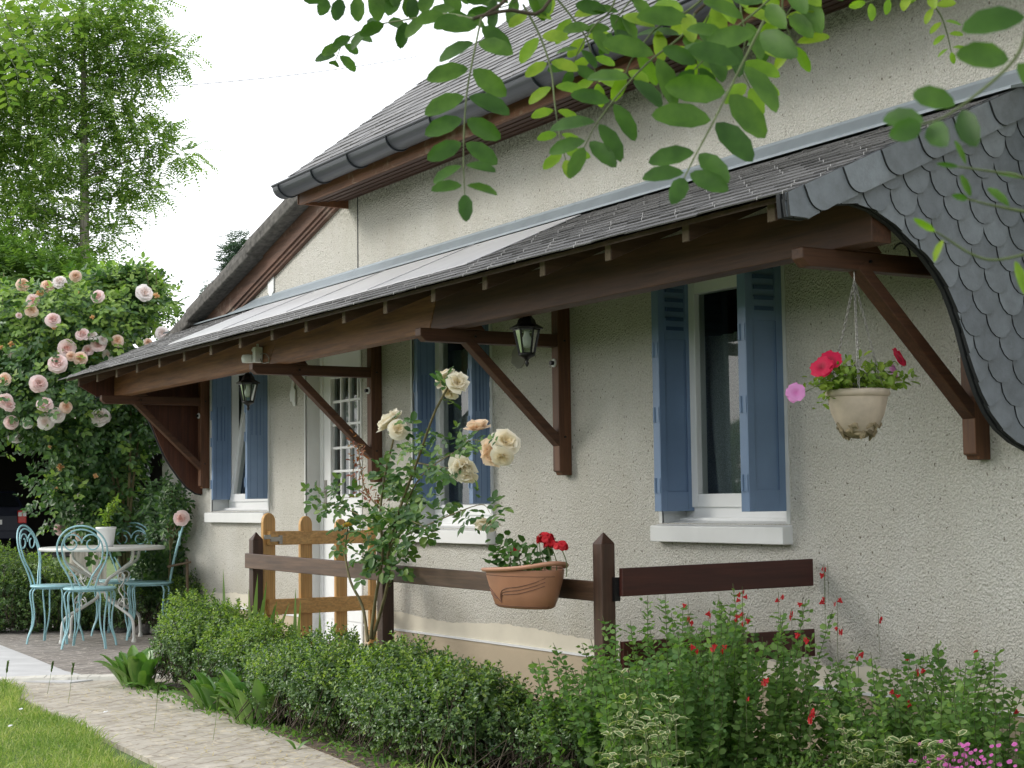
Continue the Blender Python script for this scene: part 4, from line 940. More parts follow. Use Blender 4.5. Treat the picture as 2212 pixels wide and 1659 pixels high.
TC = dp(221, 1197, 12.75)
spots = [((194, 1279), 'pale blue wire chair nearest the path, backrest towards the viewer in front of the table', None),
         ((121, 1274), 'pale blue wire chair at the left side of the round white table', None),
         ((322, 1273), 'pale blue wire chair between the white table and the cottage wall', None),
         ((257, 1264), 'pale blue wire chair on the far side of the table, behind the white pot', None)]
for i, ((px, py), lab, _) in enumerate(spots):
    P0 = dp(px, py, (12.1, 12.56, 12.85, 13.25)[i]); o = ch0 if i == 0 else copy_tree(ch0); o['label'] = lab
    d = np.array([P0[0] - TC[0], P0[1] - TC[1]])
    o.location = (P0[0], P0[1], .004); 
    if i == 0: ang = math.radians(-58)
    elif i == 1: ang = math.radians(-152)
    elif i == 2: ang = math.radians(18)
    else: ang = math.radians(118)
    fa = [(.857, -.51), (-.62, -.78), (.35, .94), (-.75, .66)][i]     # direction the backrest stands in
    o.rotation_euler = (0, 0, math.atan2(fa[1], fa[0]) - math.pi/2)
tb = thing('bistro_table', 'round cream enamelled metal garden table with scrolled tube legs', 'table', (TC[0], TC[1], 0))
tx, ty = TC[0], TC[1]
m_ = MB(); m_.lathe([(0, .732), (.465, .735), (.48, .732), (.485, .722), (.482, .708), (.473, .706), (.47, .722), (0, .722)], (tx, ty, 0), 64); m_.build('table_top', MT['table'], tb)
for k in range(4):
    a = math.radians(22 + 90*k); ca, sa = math.cos(a), math.sin(a)
    m_ = MB(); m_.tube([(tx + r*ca, ty + r*sa, z) for r, z in [tuple(q) for q in curve([(.37, .715), (.365, .665), (.35, .625), (.31, .60), (.12, .505), (.065, .475), (.038, .43), (.036, .38), (.045, .345), (.09, .315), (.27, .235), (.34, .20), (.375, .15), (.385, .02)], 44)]], .0115, 10)
    m_.lathe([(.019, 0), (.019, .012), (.013, .03)], (tx + .385*ca, ty + .385*sa, .004), 10); m_.build('leg', MT['table'], tb)
    m_ = MB()
    for cr, cz, s in ((.235, .50, 1), (.235, .29, -1)):
        pts = [(tx + (cr + .045*(1 - .55*u)*math.cos(math.radians(250 - 420*u)))*ca, ty + (cr + .045*(1 - .55*u)*math.cos(math.radians(250 - 420*u)))*sa, cz + s*.045*(1 - .55*u)*math.sin(math.radians(250 - 420*u))) for u in [i/24 for i in range(25)]]
        m_.tube(pts, .0052, 6)
    m_.tube([(tx + r*ca, ty + r*sa, z) for r, z in [tuple(q) for q in curve([(.275, .52), (.255, .46), (.20, .40), (.255, .34), (.275, .28)], 14)]], .0052, 6)
    m_.build('scroll', MT['table'], tb)
m_ = MB(); m_.tube([(tx, ty, .37), (tx, ty, .45)], .036, 14); m_.build('hub', MT['table'], tb)
PP = dp(229, 1195, 12.7); PP[2] = .735
pot = thing('flower_pot', 'plain white tapered pot standing on the round garden table', 'flower pot', tuple(PP))
m_ = MB(); m_.lathe([(0, 0), (.052, 0), (.056, .004), (.074, .135), (.080, .137), (.081, .152), (.076, .153), (.072, .12), (0, .115)], tuple(PP), 32); m_.build('pot_body', MT['pvc'], pot)
m_ = MB(); m_.lathe([(.0725, .13), (0, .131)], tuple(PP), 20); m_.build('compost', MT['soil'], pot, fixn=False)
pp = thing('potted_plant', 'spindly yellow-green plant growing out of the white pot on the table', 'plant', (PP[0], PP[1], PP[2] + .13))
m_ = MB(); LP = []
for i in range(8):
    a = rnd.random()*6.28; L = rnd.uniform(.12, .26); tip = (PP[0] + .10*math.cos(a), PP[1] + .10*math.sin(a), PP[2] + .13 + L)
    cv = curve([tuple(PP + [0, 0, .13]), (PP[0] + .02*math.cos(a), PP[1] + .02*math.sin(a), PP[2] + .13 + L*.6), tip], 12); m_.tube(cv, .0022, 5); LP += cv[3:]
m_.build('stalk', MT['stem'], pp)
P = np.repeat(np.array(LP), 2, 0) + npr.normal(0, .006, (len(LP)*2, 3)); n = len(P)
leaves('foliage', P, nrm(rv(n) + [0, 0, .1]), nrm(rv(n)*.5 + [0, 0, 1]), npr.uniform(.025, .05, n), .5, MT['petunialeaf'], pp)

# ------------------------------------------------------------ box hedges
def px_ells(lst):                         # (px, py, rx, ry, depth, radius in depth) -> ellipsoids
    o = []
    for x, y, rx, ry, d, rd in lst:
        c = dp(x, y, d); o.append((c, (max(rx*d/F_, .03), max(rd, .03), max(ry*d/F_, .03))))
    return o
def hedge(name, label, cat, boxes, n, leafl=.017, group=None, tipf=.35, mats=('box', 'boxtip'), low=.03, k=10, sl=.075):
    """boxes: list of ((x,y,z),(rx,ry,rz)) lumps"""
    c0 = np.mean([b_[0] for b_ in boxes], 0); t = thing(name, label, cat, (c0[0], c0[1], 0), group=group)
    ns = n//k; P, Nn = ell_surface(boxes, ns, .30, .16, low)
    D = nrm(Nn*.55 + rv(ns)*.55 + np.array([0, 0, .75]))
    LP, LA, LN, LL = sprigs(P, D, npr.uniform(sl*.45, sl*1.1, ns), k, leafl, 1.15); LN = nrm(LN + .7*rv(len(LN)) + .5*np.tile(Nn, (k, 1)))
    top = (np.tile(Nn[:, 2], k) > .25) & (npr.rand(ns*k) < tipf)
    top |= npr.rand(ns*k) < .05
    leaves('foliage', LP[~top], LA[~top], LN[~top], LL[~top]*1.1, .60, MT[mats[0]], t)
    leaves('young_foliage', LP[top], LA[top], LN[top], LL[top]*1.1, .60, MT[mats[1]], t)
    # twiggy interior: rough branching sticks from the ground into the lumps
    Q, _ = ell_surface(boxes, 900, .5, .2, low); B = Q.copy(); B[:, 2] = np.maximum(0, Q[:, 2]*.3); B[:, :2] += npr.normal(0, .06, (len(Q), 2))
    stems_mesh('twigs', np.stack([B, Q], 1), .003, MT['twig'], t)
    # dense inner foliage
    I = npr.rand(int(n*.35)); kk = npr.choice(len(boxes), len(I)); d = rv(len(I)); rad = .35 + .42*npr.rand(len(I))
    PI = np.array([boxes[i][0] for i in kk]) + d*np.array([boxes[i][1] for i in kk])*rad[:, None]; PI = PI[PI[:, 2] > .01]
    leaves('inner_foliage', PI, rv(len(PI)), rv(len(PI)), leafl*1.6, .8, MT[mats[0]], t)
    return t
def lumps(path, hw, h, step, jit=.06, zf=.52):       # chain of lumps along a ground path
    o = []; P = curve([(x, y, 0) for x, y in path], 40); L = sum(np.linalg.norm(b_ - a) for a, b_ in zip(P, P[1:])); k = max(2, int(L/step))
    for i in range(k + 1):
        p = P[int(i/k*40)]; hh = h if not hasattr(h, '__call__') else h(i/k); q = p + np.array([rnd.uniform(-jit, jit), rnd.uniform(-jit, jit), 0]); r = hw*rnd.uniform(.78, 1.12); hz_ = hh*rnd.uniform(.86, 1.08)
        o.append(((q[0], q[1], hz_*.52), (r, r, hz_*.5)))
    return o
G = 'clipped box bushes edging the flower bed'
hedge('box_hedge', 'left box bush with yellow-green tips between the terrace and the orange gate', 'hedge', lumps([(-9.25, -1.17), (-8.7, -1.22), (-8.05, -1.27)], .21, lambda u: .49 - .10*u, .17, .06), 26000, .021, G, .6)
hedge('box_hedge', 'small low box bush in the middle, beside the broad leaved clump', 'hedge', lumps([(-7.75, -1.33), (-7.3, -1.36)], .18, .33, .17, .06), 12000, .0205, G, .35)
hedge('box_hedge', 'largest dark green box bush under the terracotta planter', 'hedge', lumps([(-7.0, -1.36), (-6.5, -1.36), (-6.0, -1.34), (-5.72, -1.28)], .22, lambda u: .41 - .04*abs(u - .5), .165, .065), 36000, .0205, G, .35)
hedge('box_hedge', 'low box bush right of the largest one, at the foot of the fence post', 'hedge', lumps([(-5.62, -1.15), (-5.2, -1.12)], .18, .27, .2, .04), 9000, .018, G, .25)
G2 = 'box bushes behind the garden table'
hedge('box_hedge', 'dense box hedge at the left edge behind the blue chairs', 'hedge', px_ells([(-90, 1300, 110, 95, 13.9, .3), (0, 1290, 90, 100, 13.7, .3), (80, 1300, 80, 95, 13.7, .3), (150, 1325, 70, 75, 13.8, .3), (215, 1345, 60, 55, 13.9, .25)]), 26000, .024, G2, .45)
hedge('box_hedge', 'low box bush against the wall base right of the table', 'hedge', px_ells([(290, 1315, 60, 55, 13.6, .25), (350, 1300, 60, 62, 13.4, .25), (405, 1305, 35, 55, 12.9, .2)]), 15000, .024, G2, .3)
# rounded field stones below it
for px, py, r in ((312, 1378, .10), (352, 1380, .09), (395, 1372, .10), (270, 1374, .07)):
    d = F_*1.05/(py - 1101); c = dp(px, py, d); m_ = MB(); n = 14; pr = [(0, 0)] + [(r*math.sin(math.pi*i/10)*rnd.uniform(.9, 1.1), .55*r*(1 - math.cos(math.pi*i/10))) for i in range(1, 10)] + [(0, 1.1*r)]
    m_.lathe(pr, (0, 0, 0), 12, sx=1.5, sy=.9); o = m_.build('field_stone', MT['concrete'], None); o.location = (c[0], c[1], -.02); o.rotation_euler = (0, 0, rnd.random()*3)
    tag(o, {312: 'large grey field stone under the low box bush behind the table', 352: 'flat grey field stone between two others beside the table', 395: 'rightmost grey field stone by the foot of the low bush', 270: 'small grey field stone behind the table legs'}[px], 'stone', 'field stones edging the terrace')

# ------------------------------------------------------------ leafy shrubs with compound leaves
def compound(P, A, Nn, L, pairs=2, lr=.42):            # rose leaves: leaflet pairs and a terminal one
    n = len(P); B = nrm(np.cross(Nn, A)); PP, AA, NN, LL = [P + A*(L*1.0)[:, None]*.72], [A], [Nn], [L*lr*1.1]
    for i in range(pairs):
        t = .32 + .36*i
        for s in (-1, 1): PP.append(P + A*(L*t)[:, None]*.95); AA.append(nrm(A*.45 + B*s)); NN.append(Nn + .25*rv(n)); LL.append(L*lr*(.8 + .15*i))
    return np.concatenate(PP), np.concatenate(AA), np.concatenate(NN), np.concatenate(LL)
def pick(*names): return names[rnd.randrange(len(names))]
ROSE_M = {}
for nm, r in (('pink', .055), ('peach', .052), ('blush', .056), ('apricot', .024)):
    ROSE_M[nm] = [bloom_mesh('rose_' + nm, r, L if nm != 'apricot' else LBUD, MT[nm], sd_, (1, .8, 1, 1.15)[sd_ - 1], frill=.24) for sd_, L in ((1, LFULL), (2, LFULL), (3, LOPEN), (4, LFULL))]
rose = thing('climbing_rose', 'tall climbing rose covered in pink and peach double blooms beside the canopy end', 'rose bush', tuple(dp(190, 1200, 13.7) * [1, 1, 0]))
RE = px_ells([(60, 725, 140, 105, 13.9, .55), (-70, 800, 120, 190, 14.0, .6), (190, 700, 125, 90, 13.8, .55), (285, 665, 62, 75, 13.9, .35), (130, 850, 140, 110, 13.6, .6), (215, 945, 105, 100, 13.7, .5), (190, 1060, 88, 90, 13.7, .45),
              (265, 890, 75, 95, 13.9, .35), (235, 1130, 75, 60, 13.7, .35), (20, 850, 70, 90, 13.6, .4), (300, 610, 30, 28, 13.9, .2), (245, 615, 40, 22, 13.9, .25)])
n = 5600; P, Nn = ell_surface(RE, n, .45, .32); A = nrm(Nn*.5 + rv(n)*.8 + [0, 0, .1]); NN_ = nrm(Nn*.6 + np.array([.35, -.25, .7]) + .35*rv(n)); L = npr.uniform(.09, .16, n)
q = compound(P, A, NN_, L); up = np.tile((P[:, 2] > 2.3) & (npr.rand(n) < .62) | (npr.rand(n) < .12), 5)
leaves('foliage', q[0][~up], q[1][~up], q[2][~up], q[3][~up], .68, MT['roseleaf'], rose); leaves('young_foliage', q[0][up], q[1][up], q[2][up], q[3][up], .62, MT['roseyoung'], rose)
n = 1500; kk = npr.choice(len(RE), n); P = np.array([RE[i][0] for i in kk]) + rv(n)*np.array([RE[i][1] for i in kk])*(.2 + .5*npr.rand(n))[:, None]
q = compound(P, rv(n), rv(n), np.full(n, .13)); leaves('inner_foliage', *q, .75, MT['roseleaf'], rose)
m_ = MB()
for i in range(26):                                   # long shoots rising out of the top
    px = rnd.uniform(-20, 345); y0_ = 660 if px > 60 else 690; a = dp(px, y0_, 13.8); b_ = dp(px + rnd.uniform(-20, 25), rnd.uniform(575, 630), 13.8); m_.tube(curve([a, (a + b_)/2 + [.03, 0, .02], b_], 6), .003, 5)
base = dp(272, 1290, 13.9); base[2] = 0
for i, (px, py) in enumerate(((262, 1000), (283, 1000), (240, 930), (300, 940), (215, 860), (180, 800), (285, 700))):
    a = base + [rnd.uniform(-.1, .1), rnd.uniform(-.1, .1), 0]; b_ = dp(px, py, 13.75); mdl = dp(272 + (px - 272)*.3, 1120, 13.6); m_.tube(curve([a, mdl, b_], 12), [.020 - .0011*j for j in range(13)], 7)
m_.build('cane', MT['cane'], rose)
RB_ = [(490,130,35,'peach'),(150,185,40,'peach'),(388,168,40,'blush'),(308,195,40,'peach'),(262,250,28,'apricot'),(215,288,38,'pink'),(205,355,40,'peach'),(122,385,18,'pink'),(342,412,42,'pink'),(635,262,38,'pink'),(935,240,48,'blush'),(1010,262,22,'apricot'),(1050,500,38,'blush'),(960,560,25,'peach'),(535,510,40,'pink'),(600,520,30,'blush'),(640,575,45,'pink'),(665,545,30,'blush'),(760,548,38,'peach'),(570,610,35,'pink'),(435,600,50,'pink'),(460,650,30,'peach'),(520,665,42,'peach'),(375,695,56,'pink'),(695,640,28,'blush'),(350,470,16,'apricot'),(72,572,20,'apricot'),(10,595,16,'apricot'),(30,797,38,'peach'),(252,825,50,'pink'),(35,938,42,'pink'),(60,970,36,'pink'),(290,960,48,'pink'),(430,978,38,'peach'),(372,1030,44,'blush'),(295,1075,46,'blush'),(650,1040,54,'blush'),(72,1078,40,'pink'),(178,1088,28,'blush'),(100,1162,43,'blush'),(390,1370,26,'apricot'),(320,1240,13,'apricot'),(620,1425,18,'apricot'),(365,1510,14,'apricot'),(505,235,10,'apricot'),(600,400,16,'apricot'),(75,635,25,'blush'),(390,1770,35,'pink'),(512,1820,22,'peach'),(1175,1700,44,'pink')]
def front_depth(px, py, ells, default):
    o_, d = CAM, ray(px, py); best = default
    for c, r in ells:
        oc = (o_ - c)/np.array(r); dd = d/np.array(r); A_ = dd@dd; B_ = 2*oc@dd; C_ = oc@oc - 1; di = B_*B_ - 4*A_*C_
        if di > 0: best = min(best, (-B_ - math.sqrt(di))/(2*A_))
    return best
for zx, zy, zr, kd in RB_:
    px, py, r = zx/3, 553 + zy/3, zr/3
    d = front_depth(px, py, RE, 13.6) - .03
    if px > 380: d = 12.75
    me = pick(*ROSE_M[kd]); nomr = .030 if kd == 'apricot' else .055
    c = dp(px, py, d); f = nrm((CAM - c)[None])[0]*.9 + rv(1)[0]*.35 + np.array([0, 0, .35]); flower(me, c, f, rose, scale=min(1.7, r*d/F_/nomr*1.18))
# leafy rose shoots at the wall corner under the canopy end
wr = thing('wall_rose', 'thin leafy rose shoots growing up the wall corner beside the rightmost chair', 'rose bush', tuple(dp(375, 1300, 12.9)*[1, 1, 0]))
WE = px_ells([(352, 1090, 30, 45, 13.3, .15), (378, 1115, 28, 40, 13., .12), (360, 1180, 40, 55, 13.2, .15), (345, 1240, 45, 45, 13.3, .2), (372, 1085, 10, 30, 12.9, .06)])
n = 620; P, Nn = ell_surface(WE, n, .6, .3); q = compound(P, nrm(Nn*.4 + rv(n)*.7 + [0, 0, .3]), nrm(Nn*.4 + [.5, -.4, .6]), npr.uniform(.08, .13, n)); leaves('foliage', *q, .6, MT['roseleaf'], wr)
m_ = MB()
for px, py in ((372, 1060), (385, 1110), (350, 1060), (400, 1120)): a = dp(365, 1300, 13.0); a[2] = 0; m_.tube(curve([a, dp(368, 1190, 13.), dp(px, py, 12.95)], 8), .006, 6)
m_.build('cane', MT['cane'], wr)
tr_ = thing('garden_stake', 'grey wooden stake with a crosspiece leaning at the wall behind the right chair', 'stake', tuple(dp(405, 1260, 12.7)*[1, 1, 0]))
m_ = MB(); a, b_ = dp(404, 1208, 12.75), dp(406, 1262, 12.75); b_[2] = 0; m_.tube([a, b_], .012, 8); m_.build('upright', MT['raftend'], tr_)
m_ = MB(); m_.tube([dp(362, 1224, 12.72), dp(413, 1214, 12.72)], .009, 8); m_.build('crosspiece', MT['raftend'], tr_)

# cream rose on the middle fence post
pr_ = thing('post_rose', 'rose with large cream and apricot blooms trained up the middle fence post', 'rose bush', (-7.1, -1.12, 0))
def dd(px, py, y=-1.12): return on(px, py, 1, y)
CN = [[(795, 1385), (783, 1310), (757, 1255), (745, 1190), (752, 1140)], [(800, 1380), (812, 1290), (826, 1200), (822, 1100), (835, 1010), (850, 950), (850, 925)], [(805, 1380), (838, 1260), (840, 1180), (870, 1080), (900, 1000), (935, 900), (960, 850), (972, 830)],
      [(845, 1180), (890, 1060), (930, 1010), (985, 975), (1020, 950), (1085, 965)], [(850, 1170), (910, 1140), (980, 1110), (1040, 1090), (1060, 1110)], [(822, 1100), (790, 1060), (778, 1000), (772, 960)], [(826, 1150), (770, 1110), (720, 1090), (690, 1085)], [(838, 1200), (800, 1230), (780, 1180)], [(900, 1000), (960, 1010), (1000, 1015)], [(845, 1150), (870, 1120), (900, 1130), (950, 1150)]]
m_ = MB(); LPs = []; yo = [0, -.02, -.06, -.10, -.08, .02, -.04, -.06, -.14, -.1]
for i, c in enumerate(CN):
    P_ = [dd(x, y, -1.12 + yo[i]*j/len(c)*2 + rnd.uniform(-.02, .02)) for j, (x, y) in enumerate(c)]; P_ = curve(P_, 20)
    m_.tube(P_, [(.0085 if i < 3 else .005) - .00022*j for j in range(21)], 7)
    if i == 0: P_ = P_[12:]
    elif i < 3: P_ = P_[5:]
    LPs += [(p_, i) for p_ in P_]
m_.build('cane', MT['cane'], pr_)
P = np.array([p_ for p_, i in LPs if i != 5]); n = len(P); P = P + npr.normal(0, .022, (n, 3)); L = npr.uniform(.05, .10, n)
ex = []                                               # fuller knots of leaves
for px, py, sx_, sy_, k in ((850, 1120, 40, 70, 60), (900, 960, 45, 40, 30), (1000, 950, 45, 20, 16), (1050, 1105, 30, 14, 12), (740, 1090, 35, 25, 22), (835, 1200, 28, 50, 40), (930, 1090, 50, 30, 20), (880, 1060, 40, 40, 26), (765, 1150, 30, 25, 14), (830, 1020, 26, 36, 20)):
    for _ in range(int(k*.62)): ex.append(dd(npr.normal(px, sx_*.6), npr.normal(py, sy_*.6), -1.14 + npr.normal(0, .05)))
P = np.concatenate([P[npr.rand(len(P)) < .75], np.array(ex)]); n = len(P); L = npr.uniform(.06, .115, n)
q = compound(P, nrm(rv(n) + [0, -.2, -.1]), nrm(rv(n)*.6 + [.3, -.5, .8]), L, 2, .46); leaves('foliage', *q, .66, MT['postrose'], pr_)
P = np.array([p_ for p_, i in LPs if i == 5]); P = np.concatenate([P, P]) + npr.normal(0, .015, (2*len(P), 3)); n = len(P); q = compound(P, nrm(rv(n) + [0, 0, .4]), nrm(rv(n)*.6 + [0, -.5, .8]), np.full(n, .05), 1, .5); leaves('red_foliage', *q, .55, MT['rosered'], pr_)
BL = {'cream': [bloom_mesh('big_rose', .05, L_2, MT['cream'], 20 + i_, 1, frill=.09) for i_, L_2 in enumerate((LOPEN, LCUP))], 'cp': [bloom_mesh('big_rose', .05, L_2, MT['creampeach'], 30 + i_, 1, frill=.09) for i_, L_2 in enumerate((LOPEN, LCUP))]}
for i, (px, py, r, k, f, y) in enumerate([(962, 818, 21, 'cream', (-.5, -.3, .5), -1.2), (988, 828, 19, 'cream', (.8, -.3, .2), -1.22), (972, 845, 17, 'cream', (.2, -.6, -.5), -1.2), (848, 918, 27, 'cream', (-.3, -.4, .6), -1.13), (860, 928, 18, 'cream', (.8, -.2, .2), -1.15), (1032, 930, 23, 'cp', (.1, -.2, .9), -1.2),
                                     (1092, 955, 26, 'cream', (.9, -.1, .5), -1.24), (1070, 975, 26, 'cp', (.5, -.6, -.1), -1.24), (1085, 985, 20, 'cream', (.6, -.4, -.6), -1.26), (1003, 1008, 26, 'cream', (.5, -.7, -.5), -1.26), (1012, 1028, 17, 'cream', (.4, -.5, -.8), -1.25), (1052, 1124, 22, 'cream', (.3, -.3, -.9), -1.2)]):
    d_ = on(px, py, 1, y); dep = (RB.T@(d_ - CAM))[2]; flower(BL[k][i % 2], d_, f, pr_, scale=r*dep/F_/.05*1.28)
ym = bloom_mesh('yellow_rose', .028, LCUP, MT['yellow'], 9); flower(ym, dd(751, 1138), (0, -.3, 1), pr_, scale=.95)
LS = curve([dd(772, 1265), dd(850, 1268)], 4)
m_ = MB(); m_.tube([tuple(q_) for q_ in curve([dd(790, 1363, -1.08), dd(822, 1361, -1.06)], 4)], .002, 5); m_.build('tie', MT['stem'], pr_)

# ------------------------------------------------------------ sword leaved irises, broad leaved clumps, weeds
def blades(name, bases, A, L, wd, m_, parent, n_seg=5, bend=.25, flat=None):
    V, Fq = [], []
    for b_, a, l, w_ in zip(bases, A, L, wd):
        a = nrm(a[None])[0]; s = nrm(np.cross(a, rv(1)[0] if flat is None else np.array(flat) + .5*rv(1)[0])[None])[0]; side = rv(1)[0]*[1, 1, 0]; k0 = len(V)
        for i in range(n_seg + 1):
            t = i/n_seg; p = b_ + a*l*t + side*bend*l*t*t*.6 + np.array([0, 0, -bend*l*t**3*.5]); ww = w_*(1 - t**2.2)*.5 + .0006; V += [p - s*ww, p + s*ww]
        for i in range(n_seg): q_ = k0 + 2*i; Fq.append((q_, q_ + 1, q_ + 3, q_ + 2))
    return np_mesh(name, np.array(V), np.array(Fq), m_, None, parent)
def iris(px0, px1, y, tops, lab):
    b0 = on(px0, 1400, 1, y); t = thing('iris_clump', lab, 'iris', (b0[0], y, 0), group='sword-leaved irises behind the box bushes'); Bs, As, Ls, Ws = [], [], [], []
    for px, py, lean in tops:
        b_ = on(px - lean, 1350, 1, y + rnd.uniform(-.03, .03)); b_[2] = 0.02; tp = on(px, py, 1, y); a = tp - b_; Bs.append(b_); As.append(a); Ls.append(np.linalg.norm(a)); Ws.append(rnd.uniform(.030, .044))
    blades('leaf', Bs, As, Ls, Ws, MT['iris'], t, bend=.06, flat=(.8, -.55, 0))
iris(500, 560, -1.08, [(479, 1222, -12), (497, 1290, -6), (503, 1300, 3), (513, 1285, 8), (524, 1310, 12), (490, 1310, -5), (508, 1320, 12), (532, 1330, 20)], 'iris clump with one tall blade left of the dark fence post')
iris(560, 640, -1.10, [(556, 1232, 16), (578, 1248, 34), (572, 1268, 26), (600, 1290, 45), (618, 1295, 55), (545, 1265, 6), (588, 1300, 30), (610, 1330, 30), (560, 1290, 12)], 'fanned iris clump in front of the first gate pickets')
iris(640, 700, -1.12, [(632, 1265, -6), (642, 1290, 2), (682, 1355, 40), (626, 1340, -8), (650, 1340, 12), (694, 1310, 5)], 'iris clump with narrow upright blade before the second gate picket')
def broad(px, py, nl, rad, L, lab, upf=.6):
    c = on(px, py, 2, 0.); t = thing('broad_leaf_clump', lab, 'plant', tuple(c), group='broad leaved clumps at the foot of the box bushes')
    n = nl; a = npr.rand(n)*6.28; r = rad*npr.rand(n)**.6; P = np.array(c) + np.stack([r*np.cos(a)*1.5, r*np.sin(a)*.8, np.zeros(n)], 1)
    out_ = np.stack([np.cos(a), np.sin(a)*.9, upf*(.5 + npr.rand(n))*1.2], 1); A = nrm(out_ + .25*rv(n)); V, Fq = [], []
    for p, ax in zip(P, A):
        l = L*rnd.uniform(.65, 1.1); s = nrm(np.cross(ax, [0, 0, 1.])[None])[0]; u = np.cross(s, ax); k0 = len(V); w_ = l*rnd.uniform(.24, .32); dr_ = rnd.uniform(.15, .6)
        for i in range(8):
            t_ = i/7; q_ = p + ax*l*t_ + np.array([0, 0, -dr_*l*t_**2.4*.7]); ww = w_*math.sin(math.pi*min(1, (t_*.86 + .10)))**.8*.5; lift = ww*.45
            V += [q_ - s*ww + u*lift, q_, q_ + s*ww + u*lift]
        for i in range(7): q_ = k0 + 3*i; Fq += [(q_, q_ + 1, q_ + 4, q_ + 3), (q_ + 1, q_ + 2, q_ + 5, q_ + 4)]
    np_mesh('leaf', np.array(V), np.array(Fq), MT['broad'], None, t)
broad(298, 1484, 40, .10, .30, 'broad leaved clump at the corner of the terrace, left end of the bed', 1.7)
broad(330, 1490, 16, .06, .16, 'small broad leaved clump tucked under the left box bush', .4)
broad(470, 1530, 44, .13, .28, 'spreading broad leaved clump in front of the left box bush', 1.4)
broad(560, 1560, 54, .13, .31, 'largest broad leaved clump leaning towards the path', 1.8)
broad(640, 1620, 3, .01, .10, 'single folded leaf fallen upright on the path edge', .6)

# ------------------------------------------------------------ red flowered sages, variegated periwinkle, pink flowers
RF = bloom_mesh('sage_flower', .013, [(3, 1., -.4, 0), (2, .7, .6, .1)], MT['red'], 4, frill=.1)
def sage(lab, xr, yr, hfun, ns, seed, flowers):
    r_ = np.random.RandomState(seed); c = (sum(xr)/2, sum(yr)/2, 0); t = thing('red_sage', lab, 'shrub', c, group='red flowered sages against the wall')
    PP, AA, NN, LL, SG = [], [], [], [], []
    for i in range(ns):
        bx, by = r_.uniform(*xr), r_.uniform(*yr); h = hfun(bx, by)*r_.uniform(.5, 1.03); tip = np.array([bx + r_.normal(0, .05), by + r_.normal(0, .05), h]); b_ = np.array([bx*.75 + c[0]*.25, by*.75 + c[1]*.25, 0.])
        P_ = curve([b_, (b_*.45 + tip*.55) + [r_.normal(0, .02), r_.normal(0, .02), 0], tip], 10); SG += list(zip(P_, P_[1:])); k = int(h/.024)
        for j in range(k):
            u = .12 + .86*j/k; p = P_[int(u*10)]*(1 - (u*10 % 1)) + P_[min(10, int(u*10) + 1)]*(u*10 % 1); th = j*1.57 + r_.rand()*.8
            for s in (0, math.pi):
                a = np.array([math.cos(th + s), math.sin(th + s), r_.uniform(.1, .7)]); PP.append(p); AA.append(a); NN.append(np.array([.2, -.45, .8]) + .6*r_.normal(size=3)); LL.append(r_.uniform(.024, .046)*(1.1 - .45*u))
                if r_.rand() < .6: pb = p + a*.02; PP.append(pb); AA.append(a + r_.normal(size=3)*.5); NN.append(r_.normal(size=3)*.5 + [0, 0, 1]); LL.append(r_.uniform(.012, .026))
    leaves('foliage', np.array(PP), np.array(AA), np.array(NN), np.array(LL), .84, MT['sage'], t); stems_mesh('stems', SG, .0018, MT['stem'], t)
    SG = []
    for px, py, y in flowers:
        p = on(px, py, 1, y); SG += [(p + [0, 0, .02], p - [.0, 0, .12])]
        for k in range(2 if rnd.random() < .7 else 1): flower(RF, p + np.array([rnd.uniform(-.014, .014), rnd.uniform(-.01, .01), -.012*k]), (rnd.uniform(-1, 1), -.6, .1), t, scale=rnd.uniform(.42, .6))
    stems_mesh('flower_stalks', SG, .0012, MT['stem'], t)
Z9 = lambda l: [(1475 + a/3, 1106 + b_/3, y) for a, b_, y in l]
sage('red sage bush spilling over the lower board right of the fence post', (-5.35, -4.30), (-1.35, -.55), lambda x, y: (.60 if x > -4.95 else .50) + .14*math.exp(-((x + 4.62)/.22)**2) - .10*max(0, (-y - 1.05)*1.5), 230, 3,
     Z9([(915, 372, -.6), (920, 412, -.6), (940, 370, -.6), (385, 518, -.9), (385, 550, -.9), (35, 605, -1.1), (45, 695, -1.1), (350, 678, -.9), (390, 665, -.9), (402, 705, -.9), (620, 552, -.8), (775, 598, -.75), (1000, 575, -.6), (920, 563, -.6), (705, 662, -.8), (175, 660, -1.), (85, 878, -1.2), (195, 870, -1.2), (270, 875, -1.2), (765, 800, -1.), (795, 838, -1.), (1000, 755, -.7), (1268, 690, -.4), (520, 1090, -1.3), (825, 1290, -1.3), (820, 1320, -1.3), (410, 1212, -1.3), (1135, 925, -.6)]))
sage('smaller paler red sage in the lower right corner against the wall', (-4.45, -3.35), (-.85, -.15), lambda x, y: .50 + .05*math.sin(x*9), 165, 5,
     Z9([(1470, 957, -.4), (1515, 1027, -.5), (1555, 1027, -.5), (1900, 905, -.3), (1375, 1170, -.7), (1470, 1225, -.7), (2150, 1297, -.4)]))
